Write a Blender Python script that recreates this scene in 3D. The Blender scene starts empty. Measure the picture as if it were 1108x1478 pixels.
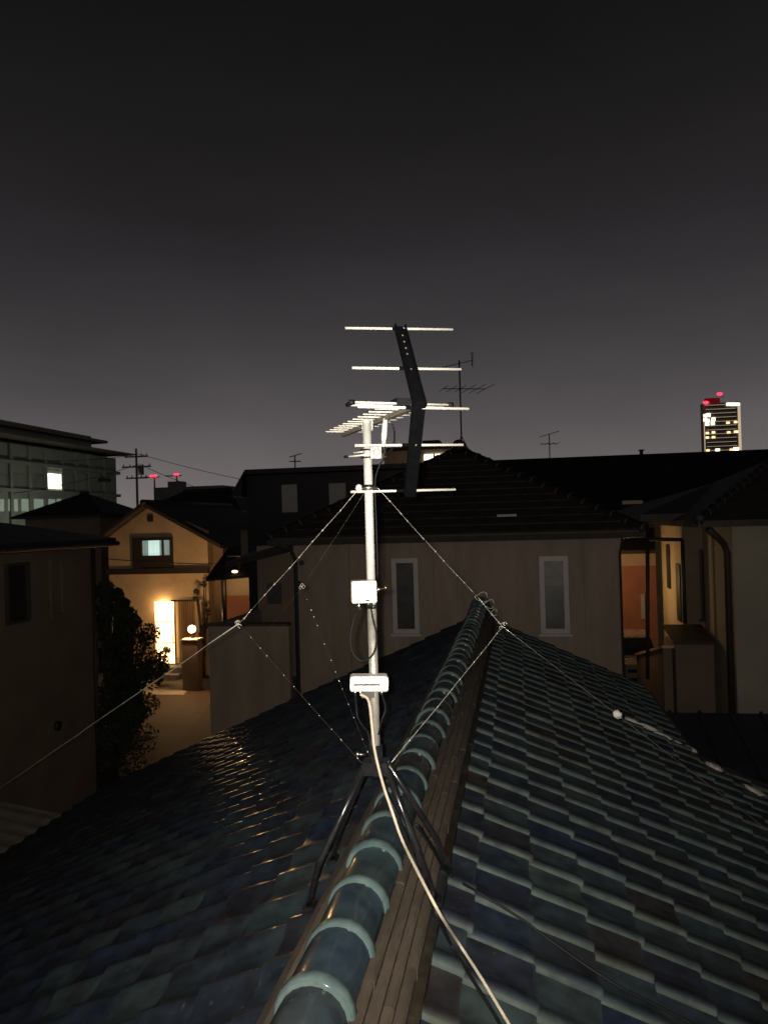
import bpy, bmesh, math, random
from mathutils import Vector, Matrix
random.seed(7)
scene = bpy.context.scene
col = scene.collection
rad = math.radians
V = Vector

# ------------------------------------------------------------------ camera
F, CX, CY = 1110.0, 554.0, 739.0          # focal length and centre in photo pixels
CAM = V((0.0, 0.0, 6.4))
YAW, PITCH, ROLL = rad(9.8), rad(0.59), rad(1.6)
FW = V((-math.sin(YAW) * math.cos(PITCH), math.cos(YAW) * math.cos(PITCH), math.sin(PITCH)))
R0 = FW.cross(V((0, 0, 1))).normalized()
U0 = R0.cross(FW)
RT = R0 * math.cos(ROLL) - U0 * math.sin(ROLL)
UP = U0 * math.cos(ROLL) + R0 * math.sin(ROLL)
cam_data = bpy.data.cameras.new('camera')
cam_data.sensor_fit = 'VERTICAL'
cam_data.sensor_height = 24.0
cam_data.lens = 24.0 * F / 1478.0
cam_data.clip_start = 0.05
cam_data.clip_end = 6000.0
cam = bpy.data.objects.new('camera', cam_data)
BASIS = Matrix((RT, UP, -FW)).transposed()
cam.matrix_world = Matrix.Translation(CAM) @ BASIS.to_4x4()
col.objects.link(cam)
scene.camera = cam

# ------------------------------------------------------------------ night sky with city glow
world = bpy.data.worlds.new('World')
scene.world = world
world.use_nodes = True
wn, wl = world.node_tree.nodes, world.node_tree.links
wn.clear()
w_out = wn.new('ShaderNodeOutputWorld')
w_bg = wn.new('ShaderNodeBackground')
w_tc = wn.new('ShaderNodeTexCoord')
w_sep = wn.new('ShaderNodeSeparateXYZ')
w_ramp = wn.new('ShaderNodeValToRGB')
w_ramp.color_ramp.interpolation = 'B_SPLINE'
SKY = [(0.0, (.192, .171, .166)), (.06, (.146, .130, .129)), (.14, (.079, .072, .076)), (.24, (.041, .0372, .0405)),
       (.36, (.0180, .0165, .0176)), (.55, (.0056, .0052, .0053)), (1.0, (.0035, .0032, .0036))]
el = w_ramp.color_ramp.elements
el[0].position, el[0].color = SKY[0][0], (*SKY[0][1], 1)
el[1].position, el[1].color = SKY[-1][0], (*SKY[-1][1], 1)
for p_, c_ in SKY[1:-1]:
    e_ = el.new(p_); e_.color = (*c_, 1)
w_sky = wn.new('ShaderNodeTexSky')
w_sky.sky_type = 'NISHITA'
w_sky.sun_disc = False
w_sky.sun_elevation = rad(-8)
w_sky.sun_rotation = rad(200)
w_bg2 = wn.new('ShaderNodeBackground')
w_bg2.inputs['Strength'].default_value = 0.05
w_add = wn.new('ShaderNodeAddShader')
wl.new(w_tc.outputs['Generated'], w_sep.inputs[0])
wl.new(w_sep.outputs['Z'], w_ramp.inputs['Fac'])
w_noise = wn.new('ShaderNodeTexNoise'); w_noise.inputs['Scale'].default_value = 2.2; w_noise.inputs['Detail'].default_value = 5; w_noise.inputs['Roughness'].default_value = .55
w_map = wn.new('ShaderNodeMapping'); w_map.inputs['Scale'].default_value = (1, 1, 2.2)
w_mr = wn.new('ShaderNodeMapRange'); w_mr.inputs['From Min'].default_value = .3; w_mr.inputs['From Max'].default_value = .7
w_mr.inputs['To Min'].default_value = .86; w_mr.inputs['To Max'].default_value = 1.14
wl.new(w_tc.outputs['Generated'], w_map.inputs['Vector']); wl.new(w_map.outputs[0], w_noise.inputs['Vector'])
wl.new(w_noise.outputs['Fac'], w_mr.inputs['Value']); wl.new(w_mr.outputs[0], w_bg.inputs['Strength'])
wl.new(w_ramp.outputs['Color'], w_bg.inputs['Color'])
wl.new(w_sky.outputs['Color'], w_bg2.inputs['Color'])
wl.new(w_bg.outputs[0], w_add.inputs[0])
wl.new(w_bg2.outputs[0], w_add.inputs[1])
wl.new(w_add.outputs[0], w_out.inputs['Surface'])

# the phone torch the picture was taken with: a small lamp beside the lens
torch_d = bpy.data.lights.new('phone_torch', 'SPOT')
torch_d.energy = 600.0
torch_d.color = (1.0, 0.93, 0.82)
torch_d.spot_size = rad(118)
torch_d.spot_blend = 1.0
torch_d.shadow_soft_size = 0.012
torch = bpy.data.objects.new('phone_torch', torch_d)
torch.matrix_world = Matrix.Translation(CAM - RT * 0.03 + UP * 0.015) @ BASIS.to_4x4()
col.objects.link(torch)

scene.view_settings.view_transform = 'Standard'
scene.view_settings.look = 'None'
scene.view_settings.exposure = 0.0
scene.view_settings.gamma = 1.0
scene.view_settings.use_curve_mapping = False
scene.render.engine = 'CYCLES'
scene.cycles.use_denoising = True
scene.cycles.sample_clamp_indirect = 4.0
scene.cycles.max_bounces = 6

# ------------------------------------------------------------------ pixel helpers (a pixel gives a direction only)
def ray(x, y): return FW + RT * ((x - CX) / F) - UP * ((y - CY) / F)
def hit(x, y, n, d):
    v = ray(x, y); n = V(n)
    return CAM + v * ((d - n.dot(CAM)) / n.dot(v))
def hY(x, y, Y): return hit(x, y, (0, 1, 0), Y)
def hX(x, y, X): return hit(x, y, (1, 0, 0), X)
def hZ(x, y, Z): return hit(x, y, (0, 0, 1), Z)
def at(x, y, D): return CAM + ray(x, y) * D
def proj(q):
    v = V(q) - CAM; D = v.dot(FW)
    return CX + F * v.dot(RT) / D, CY - F * v.dot(UP) / D, D
PITCH_R = 0.45
RX = -0.52                                   # ridge line x
def zR(x): return 5.01 - PITCH_R * (x + .3)
def zL(x): return 5.109 + PITCH_R * (x - RX)
def hR(x, y, o=0): return hit(x, y, (PITCH_R, 0, 1), 5.01 - .3 * PITCH_R + o)
def hL(x, y, o=0): return hit(x, y, (-PITCH_R, 0, 1), 5.109 - RX * PITCH_R + o)

# ------------------------------------------------------------------ materials
def nodes_of(m):
    m.use_nodes = True
    nt = m.node_tree
    return nt, nt.nodes, nt.links, nt.nodes['Principled BSDF']
def mat(name, c, rough=.6, metal=0.0, var=.25, scale=6.0, bump=0.0, bscale=None, spec=.5, coat=0.0, stretch=None, c2=None):
    m = bpy.data.materials.new(name)
    nt, N, L, b = nodes_of(m)
    tc = N.new('ShaderNodeTexCoord')
    mp = N.new('ShaderNodeMapping')
    if stretch: mp.inputs['Scale'].default_value = stretch
    L.new(tc.outputs['Object'], mp.inputs['Vector'])
    n1 = N.new('ShaderNodeTexNoise'); n1.inputs['Scale'].default_value = scale
    n1.inputs['Detail'].default_value = 6; n1.inputs['Roughness'].default_value = .65
    L.new(mp.outputs[0], n1.inputs['Vector'])
    r = N.new('ShaderNodeValToRGB')
    lo = tuple(max(0, x * (1 - var)) for x in c); hi = c2 or tuple(min(1, x * (1 + var)) for x in c)
    r.color_ramp.elements[0].position = .3; r.color_ramp.elements[0].color = (*lo, 1)
    r.color_ramp.elements[1].position = .7; r.color_ramp.elements[1].color = (*hi, 1)
    L.new(n1.outputs['Fac'], r.inputs['Fac'])
    L.new(r.outputs['Color'], b.inputs['Base Color'])
    rr = N.new('ShaderNodeMapRange')
    rr.inputs['To Min'].default_value = max(.02, rough - .12); rr.inputs['To Max'].default_value = min(1, rough + .12)
    L.new(n1.outputs['Fac'], rr.inputs['Value']); L.new(rr.outputs[0], b.inputs['Roughness'])
    b.inputs['Metallic'].default_value = metal
    b.inputs['Specular IOR Level'].default_value = spec
    b.inputs['Coat Weight'].default_value = coat
    if bump:
        n2 = N.new('ShaderNodeTexNoise'); n2.inputs['Scale'].default_value = bscale or scale * 6
        n2.inputs['Detail'].default_value = 4
        L.new(mp.outputs[0], n2.inputs['Vector'])
        bp = N.new('ShaderNodeBump'); bp.inputs['Strength'].default_value = bump; bp.inputs['Distance'].default_value = .01
        L.new(n2.outputs['Fac'], bp.inputs['Height']); L.new(bp.outputs[0], b.inputs['Normal'])
    return m
def emit(name, c, s, base=(.3, .3, .3)):
    m = bpy.data.materials.new(name)
    nt, N, L, b = nodes_of(m)
    b.inputs['Base Color'].default_value = (*base, 1)
    b.inputs['Emission Color'].default_value = (*c, 1)
    b.inputs['Emission Strength'].default_value = s
    n1 = N.new('ShaderNodeTexNoise'); n1.inputs['Scale'].default_value = 2.5
    mx = N.new('ShaderNodeMapRange'); mx.inputs['To Min'].default_value = s * .75; mx.inputs['To Max'].default_value = s * 1.2
    tc = N.new('ShaderNodeTexCoord'); L.new(tc.outputs['Object'], n1.inputs['Vector'])
    L.new(n1.outputs['Fac'], mx.inputs['Value']); L.new(mx.outputs[0], b.inputs['Emission Strength'])
    return m

def glazed(name, stops, edge, rough=.2, edge_amt=.85, coat=.6):
    """glazed clay: every tile its own firing colour; the glaze runs thin and pale on crests and lips (attribute 'thin')"""
    m = bpy.data.materials.new(name)
    nt, N, L, b = nodes_of(m)
    oi = N.new('ShaderNodeObjectInfo'); ge = N.new('ShaderNodeNewGeometry')
    ad = N.new('ShaderNodeMath'); ad.operation = 'ADD'
    fr = N.new('ShaderNodeMath'); fr.operation = 'FRACT'
    L.new(oi.outputs['Random'], ad.inputs[0]); L.new(ge.outputs['Random Per Island'], ad.inputs[1]); L.new(ad.outputs[0], fr.inputs[0])
    r = N.new('ShaderNodeValToRGB')
    r.color_ramp.elements[0].position, r.color_ramp.elements[0].color = 0, (*stops[0], 1)
    r.color_ramp.elements[1].position, r.color_ramp.elements[1].color = 1, (*stops[-1], 1)
    for i, s in enumerate(stops[1:-1]):
        e = r.color_ramp.elements.new((i + 1) / (len(stops) - 1)); e.color = (*s, 1)
    L.new(fr.outputs[0], r.inputs['Fac'])
    tc = N.new('ShaderNodeTexCoord')
    off = N.new('ShaderNodeVectorMath'); off.operation = 'ADD'
    L.new(tc.outputs['Object'], off.inputs[0])
    sc = N.new('ShaderNodeMath'); sc.operation = 'MULTIPLY'; sc.inputs[1].default_value = 37.0
    L.new(oi.outputs['Random'], sc.inputs[0]); L.new(sc.outputs[0], off.inputs[1])
    n1 = N.new('ShaderNodeTexNoise'); n1.inputs['Scale'].default_value = 14; n1.inputs['Detail'].default_value = 6
    L.new(off.outputs[0], n1.inputs['Vector'])
    at_ = N.new('ShaderNodeAttribute'); at_.attribute_name = 'thin'
    mm = N.new('ShaderNodeMath'); mm.operation = 'MULTIPLY_ADD'
    n1r = N.new('ShaderNodeMapRange'); n1r.inputs['From Min'].default_value = .3; n1r.inputs['From Max'].default_value = .7
    n1r.inputs['To Min'].default_value = .28; n1r.inputs['To Max'].default_value = 1.0
    L.new(n1.outputs['Fac'], n1r.inputs['Value'])
    mu = N.new('ShaderNodeMath'); mu.operation = 'MULTIPLY'
    L.new(at_.outputs['Fac'], mu.inputs[0]); L.new(n1r.outputs[0], mu.inputs[1])
    mu2 = N.new('ShaderNodeMath'); mu2.operation = 'MULTIPLY'; mu2.inputs[1].default_value = edge_amt
    L.new(mu.outputs[0], mu2.inputs[0])
    # colour mottling
    hs = N.new('ShaderNodeMix'); hs.data_type = 'RGBA'; hs.blend_type = 'MULTIPLY'; hs.inputs['Factor'].default_value = .9
    n3 = N.new('ShaderNodeTexNoise'); n3.inputs['Scale'].default_value = 10; n3.inputs['Detail'].default_value = 5
    L.new(off.outputs[0], n3.inputs['Vector'])
    r3 = N.new('ShaderNodeValToRGB')
    r3.color_ramp.elements[0].position, r3.color_ramp.elements[0].color = .3, (.45, .4, .42, 1)
    r3.color_ramp.elements[1].position, r3.color_ramp.elements[1].color = .7, (1.3, 1.4, 1.35, 1)
    L.new(n3.outputs['Fac'], r3.inputs['Fac'])
    L.new(r.outputs['Color'], hs.inputs['A']); L.new(r3.outputs['Color'], hs.inputs['B'])
    mx = N.new('ShaderNodeMix'); mx.data_type = 'RGBA'
    L.new(mu2.outputs[0], mx.inputs['Factor']); L.new(hs.outputs['Result'], mx.inputs['A']); mx.inputs['B'].default_value = (*edge, 1)
    # dust and lichen film
    n4 = N.new('ShaderNodeTexNoise'); n4.inputs['Scale'].default_value = 3.2; n4.inputs['Detail'].default_value = 8; n4.inputs['Roughness'].default_value = .7
    ge2 = N.new('ShaderNodeNewGeometry'); L.new(ge2.outputs['Position'], n4.inputs['Vector'])
    r4 = N.new('ShaderNodeMapRange'); r4.inputs['From Min'].default_value = .48; r4.inputs['From Max'].default_value = .75; r4.inputs['To Max'].default_value = .55
    L.new(n4.outputs['Fac'], r4.inputs['Value'])
    mx2 = N.new('ShaderNodeMix'); mx2.data_type = 'RGBA'; mx2.inputs['B'].default_value = (.040, .036, .027, 1)
    L.new(r4.outputs[0], mx2.inputs['Factor']); L.new(mx.outputs['Result'], mx2.inputs['A'])
    n5 = N.new('ShaderNodeTexNoise'); n5.inputs['Scale'].default_value = 46; n5.inputs['Detail'].default_value = 3
    L.new(ge2.outputs['Position'], n5.inputs['Vector'])
    r5 = N.new('ShaderNodeMapRange'); r5.inputs['From Min'].default_value = .66; r5.inputs['From Max'].default_value = .74; r5.inputs['To Max'].default_value = .6
    L.new(n5.outputs['Fac'], r5.inputs['Value'])
    mx3 = N.new('ShaderNodeMix'); mx3.data_type = 'RGBA'; mx3.inputs['B'].default_value = (.085, .088, .070, 1)
    L.new(r5.outputs[0], mx3.inputs['Factor']); L.new(mx2.outputs['Result'], mx3.inputs['A'])
    L.new(mx3.outputs['Result'], b.inputs['Base Color'])
    rg = N.new('ShaderNodeMapRange'); rg.inputs['To Min'].default_value = .42; rg.inputs['To Max'].default_value = .7
    L.new(r4.outputs[0], rg.inputs['Value']); L.new(rg.outputs[0], b.inputs['Roughness'])
    bp = N.new('ShaderNodeBump'); bp.inputs['Strength'].default_value = .3; bp.inputs['Distance'].default_value = .004
    L.new(n1.outputs['Fac'], bp.inputs['Height']); L.new(bp.outputs[0], b.inputs['Normal'])
    cw = N.new('ShaderNodeMapRange'); cw.inputs['To Min'].default_value = coat; cw.inputs['To Max'].default_value = 0.0; cw.inputs['From Max'].default_value = .5
    L.new(r4.outputs[0], cw.inputs['Value']); L.new(cw.outputs[0], b.inputs['Coat Weight'])
    b.inputs['Coat Roughness'].default_value = rough
    b.inputs['Specular IOR Level'].default_value = .06
    return m

M = {}
M['tile'] = glazed('glazed_tile', [(.020, .026, .050), (.026, .038, .052), (.046, .064, .066), (.022, .026, .043), (.037, .030, .028), (.021, .031, .057), (.025, .031, .047), (.042, .061, .066), (.023, .029, .043), (.034, .043, .046), (.020, .028, .052)], (.104, .128, .106), .06, .9, .16)
M['cap'] = glazed('glazed_ridge_tile', [(.021, .038, .062), (.042, .066, .072), (.026, .039, .058), (.046, .035, .029), (.044, .064, .068), (.025, .041, .060), (.036, .049, .056)], (.120, .172, .162), .12, .88, .35)
M['course'] = glazed('dull_course_tile', [(.040, .032, .024), (.026, .030, .032), (.048, .038, .026), (.034, .026, .020), (.024, .028, .034)], (.10, .08, .06), .3, .85, .1)
M['ridgeclay'] = mat('weathered_ridge_clay', (.062, .045, .030), .8, var=.55, scale=9, bump=.6, bscale=60, stretch=(1, .22, 1), c2=(.098, .074, .050))
M['deck'] = mat('roof_deck', (.02, .018, .016), .9)
M['mortar'] = mat('lime_mortar', (.50, .46, .41), .9, var=.4, scale=18, bump=.5)
M['plaster_dark'] = mat('house_plaster', (.22, .20, .17), .85)
M['galv'] = mat('galvanised_steel', (.62, .61, .58), .32, 1.0, var=.15, scale=25, bump=.08)
M['mast'] = mat('bright_steel_pipe', (.85, .82, .76), .36, .25, var=.12, scale=30, bump=.05)
M['boom'] = mat('weathered_boom', (.22, .19, .15), .5, .3, var=.2, scale=30)
M['dull_mast'] = mat('dull_galvanised_pipe', (.62, .58, .50), .34, .6, var=.2, scale=30, bump=.05)
M['rod'] = mat('aluminium_rod', (.86, .82, .72), .45, .1, var=.1, scale=40)
M['wire'] = mat('steel_wire', (.62, .58, .50), .30, .75, var=.3, scale=60)
M['wire_dark'] = mat('darkened_wire', (.09, .075, .06), .6, .3, var=.4, scale=60)  # strand darkened so that only the pale glint lumps show
M['wire_bright'] = mat('bright_steel_wire', (.80, .74, .62), .35, .45, var=.2, scale=60)
M['black_paint'] = mat('black_painted_steel', (.014, .014, .015), .22, 0.0, var=.4, scale=20, bump=.04, coat=1.0, spec=.8)
M['black_plastic'] = mat('black_plastic', (.007, .007, .008), .6, var=.3, scale=30, spec=.3)
M['arm_black'] = mat('matt_black_resin', (.005, .005, .006), .9, var=.3, scale=30, spec=.06)
M['white_plastic'] = mat('weathered_white_plastic', (.80, .77, .70), .42, var=.06, scale=12)
M['cream_cable'] = mat('cream_cable', (.60, .52, .40), .5, var=.2, scale=20)
M['slot'] = mat('dark_slot', (.03, .028, .025), .6)
M['brass'] = mat('brass_connector', (.55, .42, .18), .35, 1.0)
M['cream_wall'] = mat('cream_siding', (.315, .25, .188), .85, var=.20, scale=1.3, bump=.5, bscale=40, stretch=(2.2, 2.2, .5))
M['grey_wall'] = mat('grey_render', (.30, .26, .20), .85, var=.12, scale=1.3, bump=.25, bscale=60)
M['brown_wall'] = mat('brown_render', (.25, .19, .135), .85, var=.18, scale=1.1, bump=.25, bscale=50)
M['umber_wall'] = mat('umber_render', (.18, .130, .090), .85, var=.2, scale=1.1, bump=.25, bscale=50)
M['ochre_wall'] = mat('ochre_render', (.52, .40, .26), .85, var=.14, scale=1.2, bump=.3, bscale=40)
M['pink_wall'] = mat('terracotta_render', (.40, .17, .10), .85, var=.15, scale=1.5)
M['roof'] = mat('dark_slate_roof', (.022, .020, .019), .55, var=.5, scale=5, bump=.5, bscale=24)
M['roof2'] = mat('dark_brown_roof', (.036, .028, .022), .6, var=.5, scale=5, bump=.5, bscale=24)
M['roof_black'] = mat('black_metal_roof', (.012, .011, .012), .5, var=.4, scale=3)
M['navy_roof'] = mat('navy_metal_roof', (.016, .018, .034), .42, var=.4, scale=4, bump=.1)
M['gutter'] = mat('brown_gutter', (.055, .048, .036), .45, var=.3, scale=8)
M['dark_trim'] = mat('dark_brown_trim', (.028, .020, .015), .6, var=.3, scale=8)
M['frame'] = mat('pale_window_frame', (.50, .46, .42), .5, var=.1, scale=10)
M['frame_dark'] = mat('bronze_window_frame', (.035, .028, .024), .45, .3)
M['glass'] = mat('dark_window_glass', (.018, .018, .018), .12, var=.4, scale=3)
M['frosted'] = mat('frosted_glass', (.085, .082, .076), .35, var=.35, scale=3.5)
M['dim_pane'] = mat('dim_glass', (.045, .040, .035), .3, var=.4, scale=3)
M['blind'] = mat('pale_blind', (.30, .29, .26), .6, var=.25, scale=5)
M['shutter'] = mat('pale_shutter', (.42, .40, .37), .6, var=.1, scale=4)
M['wood'] = mat('brown_slat_wood', (.20, .12, .065), .6, var=.35, scale=6, stretch=(6, 6, .5))
M['concrete'] = mat('concrete', (.28, .25, .21), .9, var=.25, scale=4, bump=.3)
M['asphalt'] = mat('asphalt', (.05, .047, .043), .9, var=.3, scale=3, bump=.4, bscale=120)
M['drive'] = mat('brown_paving', (.050, .026, .017), .85, var=.3, scale=2.5, bump=.4, bscale=50)
M['leaf'] = mat('dark_leaf', (.040, .050, .020), .55, var=.5, scale=3)
M['bark'] = mat('bark', (.07, .05, .035), .9, var=.4, scale=12, bump=.6)
M['office'] = mat('office_facade', (.24, .25, .22), .7, var=.15, scale=.3)
M['office_pane'] = mat('office_window', (.17, .175, .155), .3, var=.3, scale=.5)  # panes paled toward the wall tone: distance haze put into the colour
M['office_roof'] = mat('office_canopy', (.20, .17, .13), .7, var=.2, scale=.4)
M['far_block'] = mat('far_concrete', (.20, .19, .18), .8, var=.2, scale=.1)
M['tower_wall'] = mat('tower_cladding', (.42, .37, .31), .7, var=.12, scale=.1)
M['tower_dark'] = mat('tower_recess', (.06, .05, .045), .5)
M['car_paint'] = mat('silver_car_paint', (.38, .33, .30), .28, .4, coat=.6, var=.05)
M['tyre'] = mat('tyre_rubber', (.015, .015, .015), .8)
M['chrome'] = mat('headlamp_glass', (.7, .68, .65), .1, .9, var=.05)
M['steel_pole'] = mat('concrete_pole', (.22, .21, .19), .8)
M['antenna_dark'] = mat('weathered_antenna', (.05, .045, .042), .6, .4)
M['door_glow'] = emit('lit_door_glass', (1.0, .66, .29), 3.6, (.8, .7, .5))
M['globe'] = emit('lit_globe', (1.0, .70, .32), 11.0, (.8, .7, .5))
M['curtain_glow'] = emit('lit_curtain', (.62, .88, .82), .85, (.5, .6, .6))
M['curtain_dim'] = emit('lit_curtain_fold', (.40, .60, .56), .30, (.4, .5, .5))
M['office_glow'] = emit('lit_office_window', (1.0, .95, .78), 2.2)
M['green_glow'] = emit('lit_lower_storey', (.55, .72, .55), .22)
M['warm_win'] = emit('lit_flat_window', (1.0, .74, .36), 1.7)
M['warm_win_dim'] = emit('lit_flat_window_dim', (1.0, .58, .26), .8)
M['white_win'] = emit('lit_stair_window', (1.0, .93, .70), 3.0)
M['red_glow'] = emit('red_beacon', (1.0, .025, .06), 3.6)
M['amber'] = emit('lit_wall_lamp', (1.0, .66, .28), 6.0)
M['tower_glow'] = emit('tower_corner_lights', (1.0, .78, .52), .55, (.4, .35, .3))
M['band_emit'] = emit('added_band_glow', (1.0, .80, .55), .45, (.4, .35, .3))
M['beacon_lit_room'] = mat('beacon_lit_roof_room', (.35, .02, .03), .6)  # the beacon's red light is put into this wall colour

# ------------------------------------------------------------------ mesh builder
class MB:
    def __init__(s): s.v, s.f, s.sm, s.thin = [], [], [], []
    def add(s, vs, fs, smooth=False, thin=None):
        o = len(s.v)
        s.v += [tuple(x) for x in vs]
        s.f += [tuple(i + o for i in f) for f in fs]
        s.sm += [smooth] * len(fs)
        s.thin += (thin if thin is not None else [0.0] * len(vs))
        return s
    def box(s, a, b, m=None):
        x0, y0, z0 = a; x1, y1, z1 = b
        vs = [V(p) for p in ((x0, y0, z0), (x1, y0, z0), (x1, y1, z0), (x0, y1, z0), (x0, y0, z1), (x1, y0, z1), (x1, y1, z1), (x0, y1, z1))]
        if m: vs = [m @ p for p in vs]
        return s.add(vs, [(3, 2, 1, 0), (4, 5, 6, 7), (0, 1, 5, 4), (1, 2, 6, 5), (2, 3, 7, 6), (3, 0, 4, 7)])
    def rbox(s, a, b, r, m=None):
        """box with rounded vertical-plan edges on the front (x,z) outline, depth along y"""
        x0, y0, z0 = a; x1, y1, z1 = b
        out = []
        for cx, cz, a0 in ((x1 - r, z1 - r, 0), (x0 + r, z1 - r, 90), (x0 + r, z0 + r, 180), (x1 - r, z0 + r, 270)):
            for k in range(4):
                t = rad(a0 + 30 * k); out.append((cx + r * math.cos(t), cz + r * math.sin(t)))
        n = len(out)
        e = min(r * .5, (y1 - y0) * .3)
        rings = []
        cxm, czm = (x0 + x1) / 2, (z0 + z1) / 2
        for y, k in ((y0, 1 - e * 2 / min(x1 - x0, z1 - z0)), (y0 + e, 1), (y1, 1)):
            rings += [V((cxm + (px - cxm) * k, y, czm + (pz - czm) * k)) for px, pz in out]
        if m: rings = [m @ p for p in rings]
        fs = [tuple(range(n)), tuple(range(3 * n - 1, 2 * n - 1, -1))]
        for j in range(2):
            for i in range(n):
                fs.append((j * n + i, (j + 1) * n + i, (j + 1) * n + (i + 1) % n, j * n + (i + 1) % n))
        return s.add(rings, fs)
    def tube(s, pts, r, n=8, smooth=True, cap=True):
        pts = [V(p) for p in pts]; k = len(pts)
        rs = r if isinstance(r, (list, tuple)) else [r] * k
        vs, fs = [], []
        ref = None
        for i in range(k):
            t = (pts[min(i + 1, k - 1)] - pts[max(i - 1, 0)]).normalized()
            if ref is None:
                ref = t.orthogonal().normalized()
            ref = (ref - t * ref.dot(t)).normalized()
            b = t.cross(ref)
            for j in range(n):
                a = 2 * math.pi * j / n
                vs.append(pts[i] + (ref * math.cos(a) + b * math.sin(a)) * rs[i])
        for i in range(k - 1):
            for j in range(n):
                fs.append((i * n + j, i * n + (j + 1) % n, (i + 1) * n + (j + 1) % n, (i + 1) * n + j))
        if cap:
            fs.append(tuple(range(n - 1, -1, -1))); fs.append(tuple(range((k - 1) * n, k * n)))
        return s.add(vs, fs, smooth)
    def ball(s, c, r, n=10, m=6, sq=(1, 1, 1)):
        vs = [V(c) + V((0, 0, r * sq[2]))]; fs = []
        for i in range(1, m):
            a = math.pi * i / m
            for j in range(n):
                b = 2 * math.pi * j / n
                vs.append(V(c) + V((r * sq[0] * math.sin(a) * math.cos(b), r * sq[1] * math.sin(a) * math.sin(b), r * sq[2] * math.cos(a))))
        vs.append(V(c) - V((0, 0, r * sq[2])))
        for j in range(n): fs.append((0, 1 + j, 1 + (j + 1) % n))
        for i in range(m - 2):
            for j in range(n):
                fs.append((1 + i * n + j, 1 + (i + 1) * n + j, 1 + (i + 1) * n + (j + 1) % n, 1 + i * n + (j + 1) % n))
        e = len(vs) - 1
        for j in range(n): fs.append((e, 1 + (m - 2) * n + (j + 1) % n, 1 + (m - 2) * n + j))
        return s.add(vs, fs, True)
    def prism(s, prof, y0, y1):
        """outline in x,z extruded along y"""
        n = len(prof)
        vs = [(x, y0, z) for x, z in prof] + [(x, y1, z) for x, z in prof]
        fs = [tuple(range(n)), tuple(range(2 * n - 1, n - 1, -1))] + [(i, i + n, (i + 1) % n + n, (i + 1) % n) for i in range(n)]
        return s.add(vs, fs)
    def mesh(s, name):
        me = bpy.data.meshes.new(name)
        me.from_pydata(s.v, [], s.f)
        me.polygons.foreach_set('use_smooth', s.sm)
        if any(s.thin):
            a = me.attributes.new('thin', 'FLOAT', 'POINT'); a.data.foreach_set('value', s.thin)
        bm = bmesh.new(); bm.from_mesh(me); bmesh.ops.recalc_face_normals(bm, faces=bm.faces[:]); bm.to_mesh(me); bm.free()
        return me
    def build(s, name, m, parent=None, label=None, cat=None, group=None, kind=None):
        me = s.mesh(name); me.materials.append(M[m])
        return link(name, me, parent, label, cat, group, kind)
def tag(o, label=None, cat=None, group=None, kind=None):
    if label: o['label'] = label
    if cat: o['category'] = cat
    if group: o['group'] = group
    if kind: o['kind'] = kind
    return o
def link(name, me, parent=None, label=None, cat=None, group=None, kind=None):
    o = bpy.data.objects.new(name, me); col.objects.link(o)
    if parent: o.parent = parent; o.matrix_parent_inverse = wmat(parent).inverted()
    return tag(o, label, cat, group, kind)
WM = {}
def wmat(o): return WM.get(o.name, Matrix.Identity(4))
def thing(name, loc, label, cat, group=None):
    o = bpy.data.objects.new(name, None); col.objects.link(o)
    o.location = loc; o.empty_display_size = .2
    WM[o.name] = Matrix.Translation(V(loc))
    return tag(o, label, cat, group)
def bx(name, a, b, m, parent, **k): return MB().box(a, b).build(name, m, parent, **k)
def cat(pts, n=10):
    pts = [V(p) for p in pts]; P = [pts[0] * 2 - pts[1]] + pts + [pts[-1] * 2 - pts[-2]]
    out = []
    for i in range(1, len(P) - 2):
        for k in range(n):
            t = k / n
            a, b, c, d = P[i - 1], P[i], P[i + 1], P[i + 2]
            out.append(.5 * ((2 * b) + (c - a) * t + (2 * a - 5 * b + 4 * c - d) * t * t + (3 * b - a - 3 * c + d) * t ** 3))
    return out + [pts[-1]]
def lamp(name, loc, e, c, r, parent):
    d = bpy.data.lights.new(name, 'POINT'); d.energy = e; d.color = c; d.shadow_soft_size = r
    o = bpy.data.objects.new(name, d); col.objects.link(o); o.location = V(loc)
    if parent: o.parent = parent; o.matrix_parent_inverse = wmat(parent).inverted()
    return o

# ================================================================== THE SETTING
def sheet(name, pts, m, kind='structure'):
    return MB().add(pts, [tuple(range(len(pts)))]).build(name, m, kind=kind)
sheet('ground', [(-2500, -60, 0), (2500, -60, 0), (2500, 4500, 0), (-2500, 4500, 0)], 'asphalt')
sheet('driveway', [(-16.9, 15, .004), (-5.0, 15, .004), (-8.6, 28.6, .004), (-17.2, 28.6, .004)], 'drive')
sheet('path', [(-16.4, 27.4, .008), (-12.6, 27.4, .008), (-13.3, 30.2, .008), (-15.6, 30.2, .008)], 'concrete')
sheet('yard', [(-10.5, 6.5, .004), (-6.3, 6.5, .004), (-6.3, 11.9, .004), (-10.5, 11.9, .004)], 'concrete')

# ================================================================== OUR TILED HOUSE
house = thing('tiled_house', (RX, 5, 0), 'house with blue glazed clay tile roof and round ridge tiles, carrying the antenna mast', 'house')
YN, YF, YJ = -1.2, 10.35, 7.45          # near end, far gable, jog of the right eave
XL, XR, XJ = -5.95, 4.4, 1.62
DK = -.05
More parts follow.
